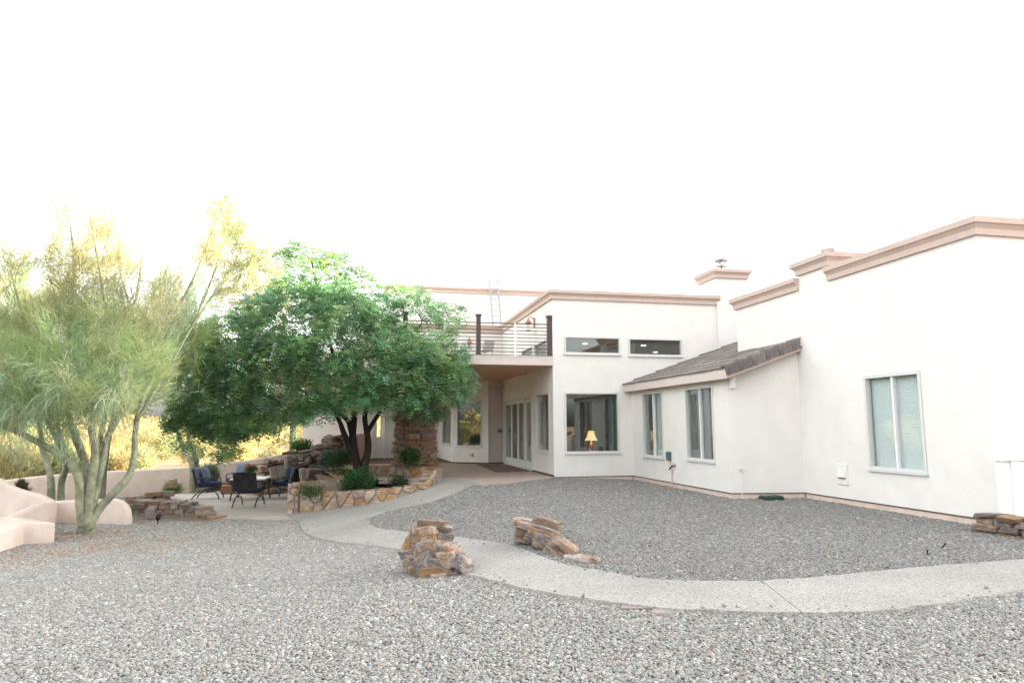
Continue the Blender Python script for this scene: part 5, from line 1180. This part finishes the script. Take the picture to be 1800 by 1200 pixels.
Q3, C3 = brush_crown(gr, rr, px_fill(rr, [(-40, 640), (120, 650), (230, 640), (235, 720), (150, 745), (80, 775), (-20, 750)], 42, YT - .8, .7), PY(130, 640, YT), 70, (.2, .5), (.006, .011), (.36, .44, .29), .28, .09, .4, .35)
upA = [(80, 480), (95, 385), (112, 335), (130, 370), (165, 372), (205, 385), (215, 430), (245, 420), (255, 470), (230, 560), (90, 570)]
upB = [(-60, 450), (10, 420), (50, 470), (90, 520), (100, 580), (-60, 580)]
upC = [(235, 560), (262, 470), (300, 480), (320, 540), (300, 610)]
T_ = np.concatenate([px_fill(rr, upA, 96, YT + .2, 1.0), px_fill(rr, upB, 40, YT + .2, 1.0), px_fill(rr, upC, 22, YT + .2, 1.0), px_fill(rr, [(345, 440), (385, 345), (410, 345), (400, 420), (370, 480)], 16, YT + 1.1, .4)])
Q2, C2 = brush_crown(gr, rr, T_, PY(150, 900, YT), 85, (.12, .32), (.007, .012), (.35, .35, .19), .22, .085, .42, -.05, .25, .35)  # upper sprays less green: the low sun's gold is put into their colour
finish_tree('palo_verde', 'multi-trunked palo verde with feathery pale green crown beside the low stucco walls', 'tree', pb, gr, np.concatenate([Q1, Q2, Q3]), np.concatenate([C1, C2, C3]), 'bark_pv')
# --- palo verdes behind it
def palo(base_, Y, limbs, ell, label, seed, name='palo_verde', col=pvc, n=100, bark='bark_pv', wd=(.008, .014), ln=(.16, .45), pos=.3, r0=.10):
    rr = np.random.default_rng(seed); gr = Grow(rr); b = np.array([*PY(*base_, Y)[:2], 0]); b[2] = g(b[0], b[1])
    for i, L_ in enumerate(limbs): gr.limb([b + np.array([(L_[0][0] - base_[0]) * Y / FPX, 0, -.1])] + [PY(x, y, Y + .4 * math.sin(i * 2.1 + k)) for k, (x, y) in enumerate(L_)], r0, .02, 8)
    T = np.concatenate([ellip(rr, k, PY(x, y, Y), np.array([rx * Y / FPX, rz, ry * Y / FPX])) for x, y, rx, ry, rz, k in ell])
    Q, C = brush_crown(gr, rr, T, PY(base_[0], 820, Y), n, ln, wd, col, .3, .09, .25, .05)
    return finish_tree(name, label, 'tree', b, gr, Q, C, bark)
palo((92, 885), 18.5, [[(90, 850), (82, 810), (74, 785), (70, 740), (60, 650), (45, 560), (40, 470)], [(108, 850), (116, 820), (112, 790), (100, 740), (95, 640), (85, 540)]],
     [(50, 560, 100, 90, 1.6, 50), (60, 660, 90, 60, 1.5, 36), (-10, 560, 60, 90, 1.4, 20)], 'slimmer palo verde standing behind the low walls at left', 31)
palo((172, 885), 17.2, [[(172, 850), (170, 800), (178, 760), (195, 690), (215, 600), (240, 520), (250, 440)], [(180, 850), (186, 800), (205, 720), (260, 640), (300, 560)]],
     [(250, 600, 90, 80, 1.5, 46), (210, 680, 80, 45, 1.4, 28), (290, 540, 60, 60, 1.2, 14), (330, 600, 50, 70, 1.2, 20)], 'dark-stemmed palo verde directly behind the front one', 32, bark='bark_grey')
palo((344, 848), 23.6, [[(338, 820), (326, 795), (314, 765), (306, 725), (320, 650), (345, 560), (380, 470), (400, 400)], [(346, 820), (339, 790), (331, 765), (345, 700), (380, 620), (430, 540)]],
     [(330, 640, 60, 55, 1.8, 34), (400, 490, 60, 60, 1.6, 26), (440, 500, 50, 50, 1.5, 20), (290, 680, 40, 35, 1.4, 14), (395, 400, 32, 50, 1., 22), (430, 430, 30, 40, 1., 12), (460, 470, 40, 30, 1., 7), (470, 545, 45, 35, 1.2, 12)], 'leaning palo verde with sunlit trunk by the yard wall', 33, n=80, wd=(.011, .02), col=(.30, .32, .16))
# --- the big green mesquite in the planter
rr = np.random.default_rng(41); YM = 19.4; gr = Grow(rr); mb_ = P(634, 862, -.28); mb_ = np.array([mb_[0], YM, -.28])
pm = lambda x, y, dy=0: PY(x, y, YM + dy)
gr.limb([mb_ + (-.06, 0, -.1), pm(630, 830), pm(624, 800), pm(620, 765), pm(622, 725), pm(610, 680, .2), pm(585, 620, .3), pm(565, 540, .2), pm(548, 460)], .145, .02, 10)
gr.limb([mb_ + (.06, 0, -.1), pm(640, 825, -.1), pm(647, 790, -.1), pm(646, 765, -.2), pm(642, 725, -.3), pm(665, 680, -.4), pm(700, 620, -.5), pm(740, 570, -.4)], .125, .02, 10)
gr.limb([pm(622, 808), pm(612, 780, -.1), pm(604, 760, -.3), pm(594, 735, -.4), pm(570, 700, -.7), pm(520, 650, -1.0), pm(450, 610, -1.2)], .10, .02, 8)
gr.limb([pm(624, 800), pm(616, 750, .3), pm(602, 730, .6), pm(540, 690, .9), pm(470, 670, 1.1), pm(400, 690, 1.1)], .10, .02, 8)
gr.limb([pm(645, 760, -.2), pm(680, 710, .5), pm(730, 680, .8), pm(780, 680, .9)], .07, .015, 8)
MP = [(300, 745), (296, 715), (325, 660), (318, 620), (345, 585), (400, 555), (440, 535), (480, 520), (500, 500), (560, 490), (610, 497), (650, 532), (690, 565), (740, 580), (785, 600), (808, 625), (822, 650), (824, 682), (796, 710), (766, 728), (735, 738), (690, 718), (640, 708), (600, 716), (555, 726), (500, 740), (440, 758), (395, 772), (350, 755)]
mc = np.array([570., 645.]); T = []
while len(T) < 880:
    x, y = rr.uniform(290, 835), rr.uniform(480, 790)
    if not inpoly(np.array([x]), np.array([y]), MP)[0]: continue
    e = ((x - 565) / 285) ** 2 + ((y - 640) / 165) ** 2; dep = 2.3 * math.sqrt(max(.06, 1 - e)); v = rr.random()
    T.append(pm(x, y, dep * (-1 + 2 * rr.random() ** 1.7) if v < .8 else -dep * rr.uniform(.8, 1.0)))
T = np.array(T)
wisp = [(700, 545), (722, 532), (745, 545), (690, 530), (668, 508), (675, 535), (762, 562), (778, 552), (796, 580), (515, 437), (530, 442), (548, 446), (562, 450), (580, 455), (596, 462), (610, 476), (540, 465), (560, 472), (500, 458), (520, 470), (585, 478), (545, 485), (600, 492), (490, 490), (812, 625), (826, 660), (735, 520), (705, 515), (650, 500), (635, 492), (320, 775), (345, 785), (380, 795), (410, 788), (300, 750), (770, 545), (800, 555)]
WT_ = np.concatenate([ellip(rr, 2, pm(x, y, rr.uniform(-.8, .8)), np.array([.13, .3, .10])) for x, y in wisp]); nW = len(WT_)
res = gr.reach(np.concatenate([T, WT_]), .15, .05, .005); Cc = np.array([r[0] for r in res]); Dd = np.array([r[1] for r in res])
ctr = pm(570, 660); outv = unit((Cc - ctr) * np.array([1, 1, .7])); Dd = unit(Dd * .5 + outv)
cl = cols(rr, len(Cc), (.178, .318, .158), .42, .13); hi = rr.random(len(Cc)) < .3; cl[hi] = cols(rr, hi.sum(), (.28, .42, .185), .22)
Q, C = frond_quads(rr, Cc, Dd, 27, (.09, .155), (.030, .046), cl, .115, 3, .55, .35)
mesq = finish_tree('mesquite_tree', 'dense dark green mesquite tree growing from the stone planter', 'tree', mb_, gr, Q, C, 'bark_dark')
# --- shrubs
def shrub(p, w, h, label, col=(.06, .12, .05), n=40, per=40, ln=(.05, .09), wd=(.3, .5), seed=1, kind='leaf', name='shrub', cat='shrub', flowers=None, grp=None):
    rr = np.random.default_rng(seed); gr = Grow(rr); p = np.array(p, float)
    for k in range(5): a = rr.uniform(0, 6.28); gr.limb([p + (0, 0, -.05), p + np.array([math.cos(a) * w * .12, math.sin(a) * w * .12, h * .35]), p + np.array([math.cos(a) * w * .3, math.sin(a) * w * .3, h * .75])], .012, .004, 5)
    T = ellip(rr, n, p + np.array([0, 0, h * .52]), np.array([w / 2 * .82, w / 2 * .75, h / 2 * .85]), 3); res = gr.reach(T, .1, .008, .003); Cc = np.array([r[0] for r in res]); Dd = unit(np.array([r[0] for r in res]) - p)
    if kind == 'leaf': Q, C = leaf_quads(rr, Cc, Dd, per, ln, wd, cols(rr, n, col, .25), w * .09, .3)
    else: Q, C = twig_quads(rr, Cc, Dd, per, .3, ln, (.006, .012), cols(rr, n, col, .2), w * .08, -.2)
    f = finish_tree(name, label, cat, p, gr, Q, C, 'bark_grey', grp, 'foliage')
    if flowers:
        fc, fn, fm = flowers
        for k in range(fn):
            q = p + np.array([rr.normal(0, w * .2), rr.normal(0, w * .15), h * rr.uniform(.85, 1.05)]); Q, _ = leaf_quads(rr, np.array([q]), np.array([[0, 0, 1.]]), 14, (.03, .05), (.6, .9), np.array([[1, 1, 1.]]), .018, .6)
            mb = MB(); [mb.add(x - p, [(0, 1, 2, 3)]) for x in Q]; mb.build('flower', fm, f)
    return f
ZS = -.27
def sp_(x, y, z): return P(x, y, z)
shrub(sp_(628, 868, ZS), .95, .55, 'glossy green shrub at the foot of the mesquite', (.05, .115, .045), 60, 45, (.05, .10), (.4, .6), 3)
shrub(sp_(700, 861, ZS), .62, .36, 'low dark green mounded shrub right of the spotlight', (.055, .105, .05), 40, 50, (.03, .06), (.3, .5), 4)
shrub(sp_(548, 870, ZS + .02), .8, .2, 'low green ground cover behind the planter front wall', (.08, .13, .04), 40, 40, (.03, .06), (.3, .5), 5)
shrub(PY(598, 832, 21.3), .95, .75, 'dark bushy rosemary shrub left of the mesquite trunk', (.06, .105, .055), 60, 60, (.06, .12), (.12, .2), 6)
shrub(PY(606, 848, 20.6), .6, .4, 'yellow-green shrub below the rosemary at the trunk', (.13, .16, .045), 36, 45, (.04, .07), (.3, .5), 7)
shrub(PY(573, 822, 21.8), .4, .55, 'pale grey-green prickly pear-like shrub on the rockwork edge', (.19, .24, .18), 22, 22, (.08, .14), (.6, .9), 8)
shrub(PY(720, 823, 19.75), .58, .56, 'leafy potted plant with red bloom before the stone column', (.07, .135, .045), 46, 42, (.05, .1), (.35, .55), 9, flowers=('red', 2, 'red_petal'))
shrub(PY(531, 796, 23.6), .75, .45, 'bright green bush on top of the waterfall rocks', (.075, .155, .045), 44, 42, (.05, .1), (.3, .5), 10)
shrub([*PY(362, 842, 24.0)[:2], -.8], .85, .9, 'feathery grey-green bush by the leaning trunk at the wall', (.15, .20, .13), 46, 120, (.15, .35), None, 11, kind='twig')
shrub(PG(214, 917), .38, .32, 'bright green weed tuft at the rounded stucco wall end', (.14, .27, .06), 34, 130, (.08, .18), None, 12, kind='twig')
shrub([*P(303, 868, -.78)[:2], -.78], .75, .34, 'light green weed patch behind the low stone wall', (.16, .26, .08), 26, 60, (.08, .16), None, 13, kind='twig')
shrub([*PY(38, 862, 18.2)[:2], -.35], .4, .45, 'small dark rounded cactus-like plant behind the swooping wall', (.09, .085, .06), 24, 60, (.08, .16), None, 14, kind='twig')
# pot of flowers on the table
pp = tp + np.array([-.02, .02, .6455]); f = shrub(pp + np.array([0, 0, .10]), .36, .24, 'pot of red flowers on the patio table', (.06, .14, .05), 24, 30, (.04, .07), (.4, .6), 15, name='flower_pot', cat='flower pot', flowers=('red', 11, 'petal_pink'))
MB().lathe([(0, -.099), (.075, -.099), (.10, .03), (.108, .03), (.108, .05), (.095, .05), (.09, .02), (0, .02)], 18).build('pot', 'copper', f, smooth=True)

# ------------------------------------------------------------------ beyond the wall
def saguaro(x, Y, w, h, label):
    q = PY(x, 760, Y); z = g(q[0], q[1]); f = tag(empty('saguaro', (q[0], q[1], z)), label, 'cactus'); mb = MB(); nr = 40; V = []; rings = [(0, .92), (.3, 1), (h * .5, 1.04), (h - w, 1), (h - w * .5, .88), (h - w * .2, .62), (h - .03, .25), (h, .0)]
    for zz, k in rings:
        for j in range(nr): r_ = w / 2 * k * (1 if j % 2 else .86); t = 2 * math.pi * j / nr; V.append((r_ * math.cos(t), r_ * math.sin(t), zz - .1))
    mb.add(V, [(i * nr + j, i * nr + (j + 1) % nr, (i + 1) * nr + (j + 1) % nr, (i + 1) * nr + j) for i in range(len(rings) - 1) for j in range(nr)]); mb.build('ribbed_stem', 'saguaro', f); return f
s1_ = saguaro(548, 34, .64, 5.2, 'thick saguaro column rising behind the yard wall')
saguaro(515, 46, .40, 4.6, 'thinner saguaro column left of the thick one')
def dbush(x, Y, w, h, col, seed, label, grp, n=40, per=70, name='desert_bush'):
    q = PY(x, 760, Y); z = g(q[0], q[1]); rr = np.random.default_rng(seed); gr = Grow(rr); p = np.array([q[0], q[1], z])
    for k in range(5): a = rr.uniform(0, 6.28); gr.limb([p, p + np.array([math.cos(a) * w * .12, math.sin(a) * w * .12, h * .35]), p + np.array([math.cos(a) * w * .3, math.sin(a) * w * .3, h * .75])], .03, .01, 5)
    T = ellip(rr, n, p + np.array([0, 0, h * .55]), np.array([w / 2, w / 2, h / 2]) * .85, 2.4); res = gr.reach(T, .1, .02, .006); Cc = np.array([r[0] for r in res]); Dd = unit(Cc - p)
    Q, C = twig_quads(rr, Cc, Dd, per, .5, (.15, .4), (.02, .04), cols(rr, n, col, .25), w * .09, 0)
    return finish_tree(name, label, 'bush', p, gr, Q, C, 'bark_grey', grp, 'foliage')
BU = ((8, 27, 3.0, 1.9), (60, 30, 3.4, 1.7), (118, 29, 2.6, 1.5), (-30, 31, 3.6, 2.4), (170, 33, 2.6, 1.5), (212, 31, 2.4, 1.35), (238, 36, 2.6, 1.5), (30, 38, 4.2, 2.9), (100, 42, 4.4, 3.0), (290, 50, 3.2, 2.0), (345, 47, 2.4, 1.5), (420, 44, 2.4, 1.3), (480, 40, 2.2, 1.2), (575, 42, 4.2, 3.8), (602, 48, 4.4, 4.2), (640, 52, 4, 4), (520, 60, 5, 4.2), (455, 62, 4.6, 3.2), (395, 66, 4.5, 3.0), (325, 72, 5, 3.4), (262, 64, 4.6, 3.2), (200, 60, 5, 3.6))
ORD = ('leftmost', 'second', 'third', 'fourth', 'fifth', 'sixth', 'seventh', 'eighth', 'ninth', 'tenth', 'eleventh', 'twelfth', 'thirteenth')
for nr_, sel in enumerate((lambda Y: Y < 45, lambda Y: Y >= 45)):
    for k, (x, Y, w, h) in enumerate(sorted(b_ for b_ in BU if sel(b_[1]))):
        o_ = ORD[k] + (' from the left' if k else '')
        lab = (f'golden creosote bush just beyond the yard wall, {o_}', 'sunlit creosote bushes beyond the wall') if not nr_ else (f'taller desert bush far beyond the yard wall, {o_}', 'taller bushes farther out in the desert')
        dbush(x, Y, w, h, ((.42, .36, .17), (.38, .35, .18), (.28, .30, .15))[k % 3], 200 + k + 30 * nr_, *lab)
# far scrub: a mass nobody could count
rr = np.random.default_rng(77); Q = []; C = []
def belt(n, r0, r1, a0, a1, hs, per, tone_=1.):
    a = rr.uniform(a0, a1, n); r_ = r0 + (r1 - r0) * rr.random(n) ** .7; X = np.sin(a) * r_ - 3; Y = np.cos(a) * r_ + 10; k = ~inpoly(X, Y, YARD) & ~((X > 8) & (Y > -14) & (Y < 48) & (X < 36)); X, Y, r_ = X[k], Y[k], r_[k]; m = len(X); h = rr.uniform(*hs, m); Z = G(X, Y)
    c0 = np.stack([X, Y, Z + h * .5], 1); pal_ = np.array([(.28, .25, .10), (.22, .22, .10), (.17, .19, .09), (.30, .24, .12)]); cc = pal_[rr.integers(0, 4, m)] * tone_
    c = np.repeat(c0, per, 0); hh = np.repeat(h, per)[:, None]; v = unit(rr.normal(0, 1, (m * per, 3))) * rr.random((m * per, 1)) ** .4; ctr_ = c + v * hh * np.array([.75, .75, .5]); s_ = hh * rr.uniform(.07, .16, (m * per, 1))
    u_ = unit(rr.normal(0, 1, (m * per, 3))); w_ = unit(np.cross(u_, rr.normal(0, 1, (m * per, 3)))); Q.append(np.stack([ctr_ - u_ * s_, ctr_ + w_ * s_ * .45, ctr_ + u_ * s_, ctr_ - w_ * s_ * .45], 1)); C.append(np.repeat(cc, per, 0) * rr.uniform(.7, 1.3, (m * per, 1)))
belt(260, 70, 130, R(-60), R(5), (2.2, 4.6), 90); belt(500, 120, 300, R(-65), R(60), (3, 6.5), 60); belt(260, 25, 90, R(100), R(320), (1.2, 3.6), 80, .5); belt(300, 80, 260, R(60), R(320), (3, 7), 50, .6)
tag(link('desert_scrub', quads_mesh('desert_scrub', np.concatenate(Q), np.concatenate(C), 'leaf')), 'distant desert scrub stretching to the horizon', 'scrub', kind='stuff')
for i, x in enumerate((249, 254, 262)):
    q = PY(x, 770, 58); z = g(q[0], q[1]); o = MB().box(-.09, .09, -.09, .09, -.1, .95).add([(-.09, -.09, .95), (.09, -.09, .95), (.09, .09, .95), (-.09, .09, .95), (0, 0, 1.05)], [(0, 1, 4), (1, 2, 4), (2, 3, 4), (3, 0, 4)]).build('fence_post', 'white_paint'); o.location = (q[0], q[1], z); tag(o, ('left', 'middle', 'right')[i] + ' one of three small white posts far out in the desert', 'post', 'white posts in the desert')
